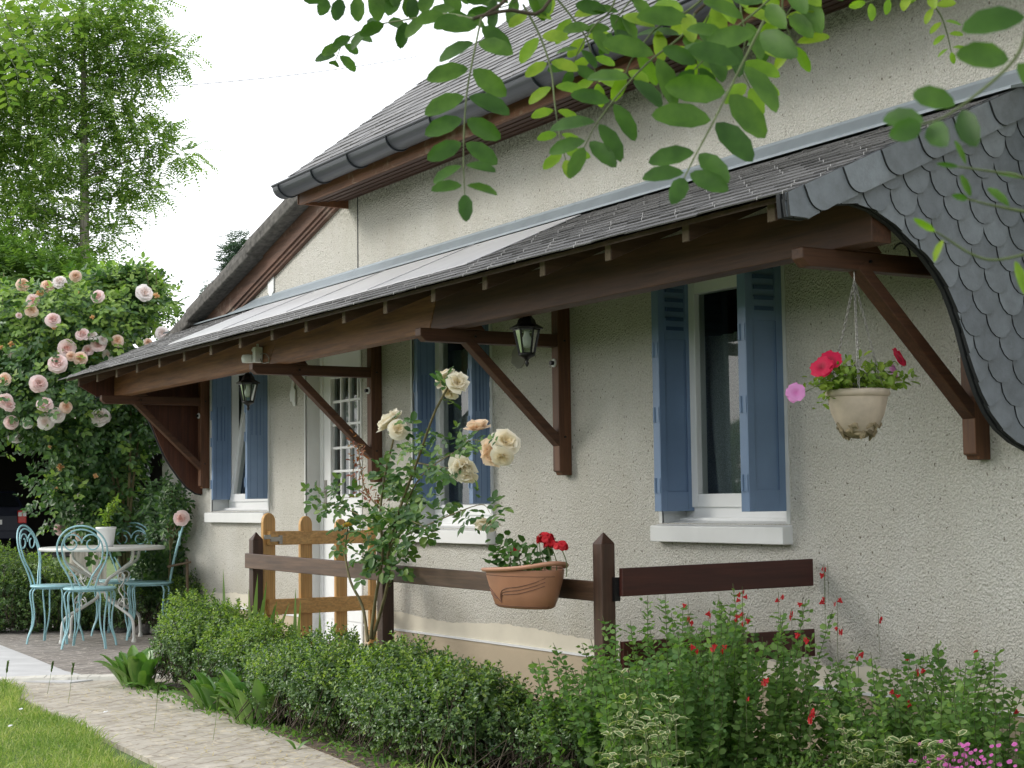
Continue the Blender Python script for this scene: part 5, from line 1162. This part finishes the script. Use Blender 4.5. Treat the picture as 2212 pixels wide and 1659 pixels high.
def periwinkle(lab, px0, px1, py0, py1, y0_, y1_, n, trail=()):
    t = thing('variegated_periwinkle', lab, 'plant', tuple(on((px0 + px1)/2, py1, 1, (y0_ + y1_)/2)*[1, 1, 0]), group='white-edged periwinkles along the lower edge'); PP, AA, SG = [], [], []
    for i in range(n):
        p = on(rnd.uniform(px0, px1), rnd.uniform(py0, py1), 1, rnd.uniform(y0_, y1_)); th = rnd.random()*6.28
        for s in (0, math.pi): PP.append(p); AA.append((math.cos(th + s), math.sin(th + s), rnd.uniform(.0, .5)))
        SG.append((p, p + np.array([rnd.uniform(-.04, .04), rnd.uniform(-.04, .04), -.09])))
    for tx_, ty_ in trail:
        p = on(tx_, ty_, 1, y0_); th = rnd.random()*6.28
        for k in range(3): PP.append(p); AA.append((math.cos(th + 2.1*k), math.sin(th + 2.1*k), .5))
        SG.append((p, p + np.array([.01, .0, -.06])))
    TV = np.array([(0, 0, 0), (.28, .42, .10), (.72, .38, .08), (1, 0, -.06), (.72, -.38, .08), (.28, -.42, .10), (.10, 0, .02), (.32, .27, .08), (.68, .25, .07), (.88, 0, -.03), (.68, -.25, .07), (.32, -.27, .08)])
    FV = np.array([(0, 6, 7, 1), (1, 7, 8, 2), (2, 8, 9, 3), (3, 9, 10, 4), (4, 10, 11, 5), (5, 11, 6, 0), (6, 9, 8, 7), (6, 11, 10, 9)])
    k = len(PP); leaves('foliage', np.array(PP), np.array(AA), np.array([0, 0, 1.]) + .5*rv(k), npr.uniform(.028, .048, k), .62, [MT['variedge'], MT['vari']], t, TV, FV, mi=np.array([0]*6 + [1]*2)); stems_mesh('stems', SG, .0016, MT['stem'], t)
periwinkle('white-edged periwinkle at the foot of the right fence post', 1310, 1480, 1500, 1680, -1.62, -1.45, 60, ((1345, 1455), (1350, 1510), (1375, 1475)))
periwinkle('white-edged periwinkle with an upright cream shoot near the bottom right', 1800, 2080, 1600, 1700, -1.0, -.7, 80, ((1818, 1556), (1828, 1585), (1838, 1610), (1850, 1590), (1680, 1596), (1945, 1605), (2070, 1590)))
pk = thing('pink_campion', 'patch of tiny pink flowers in the bottom right corner', 'flower', tuple(on(2110, 1640, 1, -.8)*[1, 1, 0]))
PKM = bloom_mesh('pink_floret', .010, LSING, MT['mauve'], 6); SG = []
for i in range(70):
    px, py = (rnd.gauss(2090, 55), rnd.gauss(1655, 18)) if i < 50 else (rnd.uniform(1975, 2210), rnd.uniform(1600, 1655)); p = on(px, max(1600, py), 1, -.85 + rnd.uniform(-.08, .08)); flower(PKM, p, (.2, -.7, .8), pk, scale=rnd.uniform(.45, .85)); SG.append((p, p + np.array([0, .01, -.14])))
stems_mesh('stems', SG, .0012, MT['stem'], pk)
n = 900; P = np.stack([npr.uniform(-4.3, -3.75, n), npr.uniform(-1.1, -.65, n), npr.uniform(.02, .20, n)], 1); leaves('foliage', P, nrm(rv(n) + [0, 0, .4]), rv(n), .022, .5, MT['sage'], pk)

# ------------------------------------------------------------ grass
def lawn_y(x): return -2.27 - .075*(x + 9.5) + .05*math.sin(x*3.1)
bb = MB(); XS = np.linspace(-13.5, -3.5, 60); vs = [(x, lawn_y(x) + (0 if x > -10.1 else -.9), .012) for x in XS] + [(x, -8.5, .012) for x in XS]
vs = [(x, lawn_y(x) if x > -10.0 else -2.5 - .0*x, .012) for x in XS] + [(x, -8.5, .012) for x in XS]
bb.add(vs, [(i, i + 1, 61 + i, 60 + i) for i in range(59)]); struct('lawn', bb.build('lawn', MT['lawnsoil'], None, fixn=False))
n = 95000; X = npr.uniform(-10.9, -5.2, n); dd_ = npr.rand(n)**1.35*1.9; Y = np.array([lawn_y(x) for x in X]) + .03 - dd_; ok = (X > -10.05) | (Y < -2.5); X, Y = X[ok], Y[ok]; n = len(X)
A = np.stack([npr.normal(0, .45, n), npr.normal(0, .45, n), np.ones(n)], 1); L = npr.uniform(.022, .055, n)*(1 + .6*(npr.rand(n) < .05)); P = np.stack([X, Y, np.full(n, .01)], 1)
g_ = leaves('lawn_grass', P, A, rv(n), L, .07, MT['grass'], None, T_BLADE, F_BLADE, droop=.35); g_['kind'] = 'stuff'
n = 2600; X = npr.uniform(-9.9, -5.6, n); Y = np.array([lawn_y(x) for x in X]) + npr.normal(.03, .03, n); A = np.stack([npr.normal(0, .35, n), npr.normal(.15, .35, n), np.ones(n)], 1)
g_ = leaves('edge_grass', np.stack([X, Y, np.full(n, .005)], 1), A, rv(n), npr.uniform(.03, .085, n), .05, MT['grass'], None, T_BLADE, F_BLADE, droop=.3); g_['kind'] = 'stuff'
n = 1100; X = npr.uniform(-5.5, -4.3, n); Y = -1.62 + npr.normal(0, .07, n) - .12*npr.rand(n); A = np.stack([npr.normal(0, .45, n), npr.normal(0, .45, n), np.ones(n)], 1)
g_ = leaves('wild_grass', np.stack([X, Y, np.full(n, .005)], 1), A, rv(n), npr.uniform(.05, .17, n)*np.where(npr.rand(n) < .12, 1.5, 1), .03, MT['grass'], None, T_BLADE, F_BLADE, droop=.45); g_['kind'] = 'stuff'
n = 1500; X = npr.uniform(-9.3, -4.6, n); Y = npr.uniform(-2.15, -1.5, n); g_ = leaves('straw_litter', np.stack([X, Y, np.full(n, .006) + .004*npr.rand(n)], 1), np.stack([npr.normal(0, 1, n), npr.normal(0, 1, n), npr.normal(0, .04, n)], 1), np.tile([0, 0, 1.], (n, 1)), npr.uniform(.015, .06, n), .09, MT['drygrass'], None, T_BLADE, F_BLADE); g_['kind'] = 'stuff'
n = 900; X = npr.uniform(-9.2, -5.6, n); Y = -1.52 + npr.normal(0, .07, n); g_ = leaves('path_weeds', np.stack([X, Y, np.full(n, .004)], 1), np.stack([npr.normal(0, 1, n), npr.normal(0, 1, n), .3 + npr.rand(n)], 1), np.tile([0, 0, 1.], (n, 1)) + .4*rv(n), npr.uniform(.015, .04, n), .45, MT['sage'], None); g_['kind'] = 'stuff'
for i, (px, py, top, d) in enumerate(((110, 1500, 1455, 0), (340, 1580, 1505, 0), (468, 1600, 1535, 0), (14, 1520, 1455, 0), (155, 1520, 1460, 0))):
    b_ = on(px - 8, py, 2, .0); dep = (RB.T@(b_ - CAM))[2]; tp = dp(px, top, dep - .02)
    t = thing('barley_grass', {110: 'short green seed head standing at the pale terrace kerb', 340: 'green wild barley head over the stone path, middle one', 468: 'tallest pale barley head at the lawn edge, nearest the hedge', 14: 'dark seed head at the left picture edge by the kerb', 155: 'thin pair of grass heads rising from the lawn corner'}[px], 'grass stalk', tuple(b_), group='lone seed heads along the lawn edge')
    m_ = MB(); m_.tube(curve([b_, b_*.5 + tp*.5 + [.005, 0, 0], tp], 6), .0010, 5); m_.build('stalk', MT['iris'], t)
    n = 60; u = npr.rand(n); ax = nrm((tp - b_)[None])[0]; P = tp + ax*(u*.055)[:, None]; leaves('seed_head', P, nrm(ax + .30*rv(n)), rv(n), .024, .07, MT['iris'], t)
dz = thing('daisy', 'tiny white daisy in the lawn at the lower left', 'flower', tuple(on(228, 1537, 2, .03)), group='daisies in the lawn')
DM = bloom_mesh('daisy_head', .011, [(10, 1., .1, 0)], MT['white'], 2)
tiny = [(228, 1537, 'white daisy in the lawn nearest the stone path'), (22, 1567, 'small white daisy in the lawn at the left edge of the photo'), (45, 1531, 'small white daisy in the lawn above the lower left corner')]
for i, (px, py, lab) in enumerate(tiny):
    if i: dz = thing('daisy', lab, 'flower', tuple(on(px, py, 2, .03)), group='daisies in the lawn')
    else: dz['label'] = lab
    flower(DM, on(px, py, 2, .05), (.1, -.2, 1), dz, 'flower_head')

# ------------------------------------------------------------ trees and what stands far behind
def tree(name, lab, cat, base, height, ells, nfr, pairs, fl, ll, mats, trunk_r, limbs=(), group=None, wd=.5, tw=None, dens_in=.3):
    t = thing(name, lab, cat, tuple(base), group=group); m_ = MB()
    base = np.array(base, float); tp = base + [0, 0, height]
    m_.tube(curve([base, base*.5 + tp*.5 + [.05, .04, 0], tp], 12), [trunk_r*(1 - .07*i) for i in range(13)], 12); m_.build('trunk', MT['bark'], t)
    m_ = MB()
    for c, r in ells:
        s = base.copy(); s[2] = min(height*.96, max(base[2] + .4, c[2] - .25*np.linalg.norm(c[:2] - base[:2]))); e = c + np.array([0, 0, 0.]); L = np.linalg.norm(e - s)
        if L > .1: m_.tube(curve([s, s*.5 + e*.5 + [0, 0, .06*L], e], 8), [max(.008, .018*L**.5*(1 - i/10)) for i in range(9)], 6)
    m_.build('limbs', MT['bark'], t)
    P, Nn = ell_surface(ells, nfr, .75, .25); Q = npr.rand(nfr) < dens_in; n = len(P)
    A = nrm(Nn*.7 + rv(n)*.6 + [0, 0, -.15]); NN_ = nrm(np.array([0, 0, 1.]) + .5*rv(n) + .2*Nn); B = nrm(np.cross(NN_, A)); PP, AA, N2, LL = [], [], [], []
    L = npr.uniform(.7, 1.15, n)*fl
    for i in range(pairs):
        u = (i + .6)/pairs; pc = P + A*(L*u)[:, None] + np.array([0, 0, -1])*(L*.18*u*u)[:, None]
        for s in (-1, 1): PP.append(pc); AA.append(nrm(B*s + A*.45 + .12*rv(n))); N2.append(NN_ + .35*rv(n)); LL.append(np.full(n, ll)*(.75 + .5*npr.rand(n)))
    PP, AA, N2, LL = map(np.concatenate, (PP, AA, N2, LL)); leaves('crown', PP, AA, N2, LL, wd, MT[mats], t)
    return t
D1 = 24.6
TE_ = px_ells([(40, 90, 150, 60, D1, 1.2), (200, 30, 140, 45, D1, .9), (300, 5, 60, 16, D1, .4), (260, 95, 110, 42, D1, .8), (340, 112, 58, 20, D1, .4), (375, 118, 42, 22, D1, .3), (300, 165, 80, 28, D1, .5), (90, 190, 150, 60, D1, 1.), (235, 215, 75, 40, D1, .6),
               (20, 270, 140, 60, D1 + 1, 1.), (255, 275, 90, 30, D1, .5), (335, 300, 75, 24, D1, .4), (388, 332, 55, 24, D1, .35), (160, 320, 110, 38, D1, .8), (30, 370, 110, 45, D1 + 1, .8), (250, 388, 80, 30, D1, .5), (312, 415, 60, 28, D1, .35), (235, 450, 60, 30, D1, .4),
               (110, 430, 90, 30, D1, .6), (50, 500, 120, 42, D1, .8), (210, 510, 50, 34, D1, .4), (-70, 180, 120, 180, D1, 1.2), (215, 565, 50, 34, D1, .3), (120, 560, 90, 40, D1, .6), (-60, 430, 90, 100, D1, .8)])
tb_ = dp(172, 900, D1 - .25); tb_[2] = 0; tt = dp(175, -60, D1)
tree('robinia', 'tall feathery robinia with pale trunk rising behind the climbing rose', 'tree', tb_, tt[2], TE_, 5600, 8, .34, .062, 'fartree', .14)
D2 = 21.
ba = dp(215, 900, D2); ba[2] = 0
tree('bushy_tree', 'dense bright green bushy tree behind the climbing rose at the left edge', 'tree', ba, 3.6, px_ells([(-60, 600, 130, 90, D2, 1.), (60, 610, 100, 75, D2, 1.), (160, 640, 80, 70, D2, .8), (-40, 720, 130, 120, D2, 1.), (100, 740, 120, 90, D2, .8), (240, 640, 60, 50, D2 - 1, .6), (300, 655, 40, 50, D2 - 1, .5), (-60, 850, 60, 80, D2, .8)]), 4200, 5, .24, .075, 'darktree', .10)
ba = dp(512, 800, 48); ba[2] = 0
tree('pine_tree', 'bluish pine top showing behind the verge of the lower roof', 'tree', ba, dp(512, 530, 48)[2], px_ells([(515, 520, 10, 10, 48, .3), (508, 545, 20, 14, 48, .4), (530, 550, 16, 12, 48, .4), (500, 570, 16, 12, 48, .3), (520, 590, 26, 18, 48, .5), (500, 640, 30, 30, 48, .6)]), 900, 4, .30, .13, 'conifer', .10, wd=.16)
for px, py, lab in ((455, 612, 'small bush tip peeping over the roof verge, lower one'), (468, 628, 'small bush tip peeping over the roof verge, upper one')):
    ba = dp(px, 900, 40); ba[2] = 0; tree('young_pine', lab, 'tree', ba, dp(px, py, 40)[2], px_ells([(px, py + 8, 7, 9, 40, .2), (px + 4, py + 30, 12, 16, 40, .3)]), 90, 3, .16, .09, 'conifer', .03, group='bush tips behind the roof verge', wd=.2)
# overhead cable
a, b_ = dp(-300, 205, 30), dp(900, 122, 45); m_ = MB(); m_.tube([a*(1 - t) + b_*t + np.array([0, 0, -1.2*t*(1 - t)]) for t in [i/14 for i in range(15)]], .009, 5)
tag(m_.build('overhead_cable', MT['black'], None), 'thin overhead cable crossing the white sky between tree and roof', 'cable')
# barn with a parked car in its dark mouth
gx = dp(60, 1100, 34.); gc = thing('barn', 'dark open fronted barn beyond the hedge at the left edge', 'barn', (gx[0], gx[1], 0))
x1, ya, yb = gx[0], gx[1] - 3.2, gx[1] + 4.2
m_ = MB(); MT['barnwall'] = plain('barn_wall', (.03, .026, .022), .95, bmp=.4)
m_.box((x1 - 9, ya - .2, 0), (x1, ya, 3.1)); m_.box((x1 - 9, yb, 0), (x1, yb + .2, 3.1)); m_.box((x1 - 9.2, ya, 0), (x1 - 9, yb, 3.1)); m_.box((x1 - .1, ya + .001, 2.75), (x1 - .001, yb - .001, 3.1)); m_.build('wall', MT['barnwall'], gc)
m_ = MB(); m_.add([(x1 + .4, ya - .5, 3.1), (x1 + .4, yb + .5, 3.1), (x1 - 4.5, yb + .5, 4.4), (x1 - 4.5, ya - .5, 4.4), (x1 - 9.4, yb + .5, 3.1), (x1 - 9.4, ya - .5, 3.1)], [(0, 1, 2, 3), (3, 2, 4, 5), (0, 3, 5), (1, 4, 2), (0, 5, 4, 1)]); m_.build('roof', MT['slate'], gc)
m_ = MB(); m_.box((x1 - 9, ya, .0), (x1, yb, .02)); m_.build('floor', MT['barnwall'], gc)
cx, cy = x1 - 3.6, dp(35, 1140, 35.)[1]
car = thing('parked_car', 'dark blue car parked nose-in inside the shadowy barn', 'car', (cx, cy, 0))
MT['carpaint'] = plain('dark_blue_paint', (.003, .005, .016), .6, 0); MT['tyre'] = plain('rubber', (.015, .015, .015), .8); MT['carglass'] = plain('tinted_glass', (.01, .012, .015), .08)
def prof(y, w_):     # side profile
    return [(cx - 4.1, y, .35), (cx - 4.1, y, .70), (cx - 3.2, y, .85), (cx - 2.5, y*1 + (cy - y)*w_, 1.38), (cx - .6, y + (cy - y)*w_, 1.44), (cx - .12, y + (cy - y)*w_*.6, 1.05), (cx, y, .85), (cx + .04, y, .50), (cx - .02, y, .28)]
A_, B_ = prof(cy - .86, .16), prof(cy + .86, .16); m_ = MB(); k = len(A_); m_.add(A_ + B_, [tuple(range(k)), tuple(range(k, 2*k))[::-1]] + [(i, (i + 1) % k, k + (i + 1) % k, k + i) for i in range(k)]); cb_ = m_.build('body', MT['carpaint'], car, .05)
m_ = MB(); m_.add([(cx - .53, cy - .62, 1.38), (cx - .53, cy + .62, 1.38), (cx - .10, cy + .70, 1.06), (cx - .10, cy - .70, 1.06)], [(0, 1, 2, 3)]); o = m_.build('rear_window', MT['carglass'], car, fixn=False); o.location = (.012, 0, .008)
m_ = MB(); m_.box((cx - .05, cy - .84, .32), (cx + .10, cy + .84, .52)); m_.build('bumper', MT['carpaint'], car, .03)
MT['lamp'] = plain('tail_lamp', (.55, .02, .015), .2); MT['plate'] = plain('number_plate', (.70, .70, .66), .4)
for s in (-1, 1):
    m_ = MB(); m_.box((cx - .03, cy + s*.72 - .10, .68), (cx + .045, cy + s*.72 + .10, .98)); lo = m_.build('tail_lamp', MT['lamp'], car, .02)
    m_ = MB(); m_.box((cx + .03, cy + s*.72 - .09, .84), (cx + .05, cy + s*.72 - .01, .93)); m_.box((cx + .03, cy + s*.72 + .01, .84), (cx + .05, cy + s*.72 + .09, .93)); m_.build('clear_lens', MT['plate'], lo)
m_ = MB(); m_.box((cx + .04, cy - .26, .66), (cx + .06, cy + .26, .77)); po = m_.build('number_plate', MT['plate'], car)
fc = bpy.data.curves.new('plate_text', 'FONT'); fc.body = '766 FS'; fc.size = .12; fc.align_x = 'CENTER'; fc.align_y = 'CENTER'; tmp = bpy.data.objects.new('tmp', fc); COL.objects.link(tmp)
me = bpy.data.meshes.new_from_object(tmp.evaluated_get(bpy.context.evaluated_depsgraph_get())); bpy.data.objects.remove(tmp); me.materials.clear(); me.materials.append(MT['black'])
me.transform(Matrix.Translation((cx + .0615, cy, .715)) @ Matrix.Rotation(math.pi/2, 4, 'Z') @ Matrix.Rotation(math.pi/2, 4, 'X')); link('plate_lettering', me, po)
for wx in (cx - .75, cx - 3.3):
    for s in (-1, 1): m_ = MB(); m_.tube([(wx, cy + s*.80, .31), (wx, cy + s*.885, .31)], .31, 24); w_ = m_.build('wheel', MT['tyre'], car); m_ = MB(); m_.tube([(wx, cy + s*.886, .31), (wx, cy + s*.89, .31)], .19, 20); m_.build('rim', MT['iron'], w_)

# ------------------------------------------------------------ foreground robinia: limbs over the viewer, fronds hanging into view
fr = thing('foreground_robinia', 'robinia branches with large oval leaflets hanging close in front of the house', 'tree', (1.6, -5.6, 0))
m_ = MB(); m_.tube(curve([(1.6, -5.6, 0), (1.5, -5.5, 1.6), (1.2, -5.2, 3.2), (.6, -4.6, 4.8)], 14), [.14 - .006*i for i in range(15)], 12); m_.build('trunk', MT['bark'], fr)
LIMB = [[(1.2, -5.2, 3.1), (.2, -4.6, 3.1), (-1.0, -4.1, 2.7), tuple(dp(1560, -120, 2.2))], [(1.3, -5.3, 2.6), (.3, -4.9, 2.6), (-.6, -4.5, 2.4), tuple(dp(1120, -90, 2.1))], [(1.2, -5.2, 3.2), (-.8, -5.0, 3.6), (-2.6, -4.6, 3.4), tuple(dp(20, -150, 4.6))], [(1.2, -5.1, 3.0), (.4, -4.0, 2.6), tuple(dp(2100, -200, 1.9))]]
m_ = MB()
for c in LIMB: m_.tube(curve(c, 16), [.035 - .0018*i for i in range(17)], 8)
m_.build('limb', MT['bark'], fr)
def frond(pts, d0, d1, ll, pairs, m='robinia', wr=.46, start=.06, single=True, droop=.15, lab=None, only=None, face=(0, 0, 0)):
    P_ = curve([dp(x, y, d0 + (d1 - d0)*i/(len(pts) - 1)) for i, (x, y) in enumerate(pts)], 30); mb = MB(); mb.tube(P_, [.0016 - .00003*i for i in range(31)], 6); o = mb.build('leaf_stalk', MT['stem'], fr)
    PP, AA, NN_, LL = [], [], [], []
    for i in range(pairs):
        u = start + (1 - start - .06)*i/max(1, pairs - 1); k = min(29, int(u*30)); p = P_[k] + (P_[k + 1] - P_[k])*(u*30 - k); tg = nrm((P_[k + 1] - P_[k])[None])[0]; vw = nrm((CAM - p)[None])[0]
        nv = nrm((vw*.75 + np.array([0, 0, .45]) + rv(1)[0]*.28)[None])[0]; sd_ = nrm(np.cross(tg, nv)[None])[0]; dep = (RB.T@(p - CAM))[2]; l = ll*dep/F_*(.85 + .25*math.sin(math.pi*min(1, u + .25)))*(.9 + .2*rnd.random())
        for s in ((-1, 1) if only is None else (only,)):
            a = nrm((sd_*s + tg*(.22 + .2*rnd.random()) + np.array([0, 0, -droop]) + .14*rv(1)[0])[None])[0]; PP.append(p + a*.003); AA.append(a); NN_.append(nv + .22*rv(1)[0]); LL.append(l*(.92 + .16*rnd.random()))
    if single: p = P_[-1]; PP.append(p); AA.append(nrm((P_[-1] - P_[-3])[None])[0]); NN_.append(nrm((CAM - p)[None])[0]); LL.append(LL[-1]*.95)
    leaves('leaf_frond', np.array(PP), np.array(AA), np.array(NN_), np.array(LL), wr/.45*.5, MT[m], fr, T_ROB, F_ROB)
frond([(1040, 38), (1028, 95), (1010, 190), (1003, 270), (1001, 350), (1004, 420)], 2.0, 1.9, 84, 8)
frond([(1022, 40), (960, 30), (880, 42), (800, 58), (745, 90), (725, 130)], 2.0, 2.5, 58, 9, 'robinia', .52, start=.08, droop=.35)
frond([(1130, 10), (1165, 75), (1190, 150), (1198, 220), (1208, 290), (1222, 345)], 2.1, 2.0, 56, 7, 'robyoung')
frond([(1500, 30), (1475, 75), (1400, 135), (1335, 205), (1290, 265), (1262, 318)], 1.9, 1.85, 108, 7, 'robinia', .40)
frond([(1650, 45), (1610, 125), (1575, 195), (1540, 265), (1500, 340), (1478, 385)], 1.75, 1.65, 118, 6, 'robinia', .44)
frond([(1180, -30), (1230, 30), (1265, 80), (1280, 130), (1290, 180)], 2.2, 2.2, 60, 5, 'robyoung')
frond([(1560, -40), (1490, 20), (1420, 60), (1370, 120), (1350, 160)], 1.9, 1.9, 80, 5, 'robyoung', .44)
frond([(1720, -60), (1650, 10), (1590, 60), (1540, 110), (1500, 150)], 1.8, 1.8, 90, 6, 'robinia', .44)
frond([(1700, -50), (1690, 10), (1700, 60), (1720, 100)], 2.0, 2.0, 85, 3, 'robyoung', .36)
frond([(1560, -60), (1545, 0), (1520, 60), (1500, 130)], 1.9, 2.0, 80, 4, 'robyoung', .44)
frond([(1400, -60), (1370, -10), (1340, 30), (1320, 70)], 2.1, 2.1, 70, 4, 'robinia', .44)
frond([(860, -50), (800, -20), (745, -8), (700, -5)], 2.2, 2.2, 62, 5, 'robinia', .55)
frond([(1000, -60), (960, -30), (900, -14), (850, -8)], 2.2, 2.2, 60, 5, 'robinia', .55)
frond([(1960, -60), (1990, -20), (2030, 30), (2045, 70), (2055, 112)], 2.1, 2.1, 36, 6, 'robyoung', .46)
frond([(2080, -80), (2000, -20), (1930, -10), (1870, 5)], 2.1, 2.1, 46, 5, 'robyoung')
frond([(1150, -60), (1140, -20), (1100, 10), (1060, 20)], 2.1, 2.1, 60, 4, 'robinia')
frond([(2290, -120), (2230, 20), (2190, 130), (2060, 240), (1990, 270)], 1.05, 1.0, 118, 5, 'robinia', .5)
frond([(2330, 230), (2260, 380), (2180, 375), (2070, 360)], 1.2, 1.15, 66, 3, 'robinia', .2, only=1)
frond([(2360, 560), (2250, 545), (2130, 560), (2020, 500)], 1.2, 1.15, 80, 3, 'robyoung', .25, only=-1)
frond([(2340, 480), (2230, 460), (2150, 445), (2090, 430)], 1.2, 1.15, 64, 3, 'robinia', .3, only=1)
frond([(1620, -60), (1600, 10), (1610, 80), (1600, 140), (1620, 190)], 2.0, 1.95, 86, 5, 'robyoung', .42)
frond([(1340, -50), (1320, 20), (1280, 60), (1250, 110), (1235, 150)], 2.1, 2.1, 66, 5, 'robinia', .46)
frond([(1790, -80), (1740, -20), (1700, 30), (1665, 90)], 2.0, 2.0, 84, 4, 'robinia', .42)
frond([(1200, -70), (1170, -30), (1110, -12), (1060, -5)], 2.1, 2.1, 60, 4, 'robinia')
# twig network joining the fronds
m_ = MB()
for c in ([(1120, -90), (1100, -10), (1040, 38)], [(1250, -90), (1195, -10), (1160, 30), (1100, 22), (1022, 40), (990, 55)], [(1560, -120), (1545, -20), (1500, 30)], [(1700, -160), (1670, -40), (1650, 45)], [(2100, -200), (2000, -90), (1960, -60)], [(2300, -160), (2290, -120)]):
    m_.tube(curve([dp(x, y, 2.05) for x, y in c], 12), .0024, 6)
m_.build('twig', MT['twig'], fr)
# crown above the view, shading the right half of the facade
CE = [((-.3, -1.0, 4.6), (2.2, .9, .8)), ((.0, -2.9, 4.4), (1.5, 1.3, .8)), ((-1.9, -2.6, 4.7), (1.3, 1.3, .7)), ((-.8, -4.4, 4.8), (1.6, 1.4, .8)), ((1.3, -4.0, 4.4), (1.4, 1.3, .9)), ((-2.6, -4.4, 5.2), (1.4, 1.2, .7)), ((.8, -1.6, 4.9), (1.4, .9, .7)), ((1.4, -5.8, 4.2), (1.5, 1.2, .8))]
n = 16000; P, Nn = ell_surface(CE, n, .8, .2); leaves('crown', P, rv(n) + [0, 0, -.3], rv(n) + [0, 0, .8], .085, .5, MT['robinia'], fr)
m_ = MB()
for c, r in CE: m_.tube(curve([(1.2, -5.2, 3.2), ((1.2 + c[0])/2, (-5.2 + c[1])/2, 4.0), c], 8), [.04 - .003*i for i in range(9)], 7)
m_.build('crown_limb', MT['bark'], fr)

# second robinia out at the left front: its lowest fronds hang into the upper left corner, its unseen crown is placed to shade the facade
f2 = thing('foreground_robinia', 'yellow-green robinia fronds hanging into the top left corner of the photo', 'tree', (-7.6, -6.9, 0))
m_ = MB(); m_.tube(curve([(-7.6, -6.9, 0), (-7.6, -6.8, 2), (-7.8, -6.4, 4), (-8., -6., 6)], 12), [.13 - .007*i for i in range(13)], 10); m_.build('trunk', MT['bark'], f2)
m_ = MB(); m_.tube(curve([(-7.7, -6.6, 2.9), (-5.8, -5.4, 3.3), tuple(dp(-60, -130, 4.4))], 12), [.03 - .002*i for i in range(13)], 7); m_.build('limb', MT['bark'], f2)
fr = f2
for pts, d, l in (([(-120, -60), (-20, 20), (30, 70), (70, 130), (100, 190), (125, 215)], 4.4, 26), ([(60, -60), (100, -10), (135, 30), (160, 62)], 4.4, 26), ([(-90, 40), (-10, 90), (30, 140), (40, 180)], 4.5, 26), ([(-60, -60), (0, 10), (20, 60), (40, 120)], 4.3, 26), ([(-10, -60), (30, -10), (60, 40), (85, 80)], 4.3, 24), ([(-80, 100), (-20, 150), (10, 190), (20, 230)], 4.5, 24), ([(-100, -20), (-40, 40), (10, 90), (60, 140)], 4.6, 25)):
    frond(pts, d, d - .1, l, 9, 'robyoung', .44)

CE = [((-8.3, -5.6, 4.4), (2.0, 1.1, 1.3)), ((-6.3, -5.7, 4.3), (1.3, 1.0, 1.0)), ((-9.9, -5.9, 5.0), (1.3, 1.1, 1.0)), ((-8.0, -6.4, 5.8), (2.2, 1.4, 1.0))]
n = 13000; P, Nn = ell_surface(CE, n, .9, .2); leaves('crown', P, rv(n) + [0, 0, -.3], rv(n) + [0, 0, .8], .085, .5, MT['robinia'], f2)

# ------------------------------------------------------------ unseen hedge belt added behind the viewer to block low sky light
BE = [((x, -13.5 + .6*math.sin(x*.7), 1.2), (1.9, 1.0, 1.3 + .5*math.sin(x*1.7))) for x in np.arange(-24, 14, 1.7)]
n = 26000; P, Nn = ell_surface(BE, n, .35, .15, .05)
o = leaves('sky_block_hedge', P, nrm(Nn + .8*rv(n)), nrm(Nn + .5*rv(n)), .20, .7, MT['box'], None); tag(o, None, None, None, 'stuff')
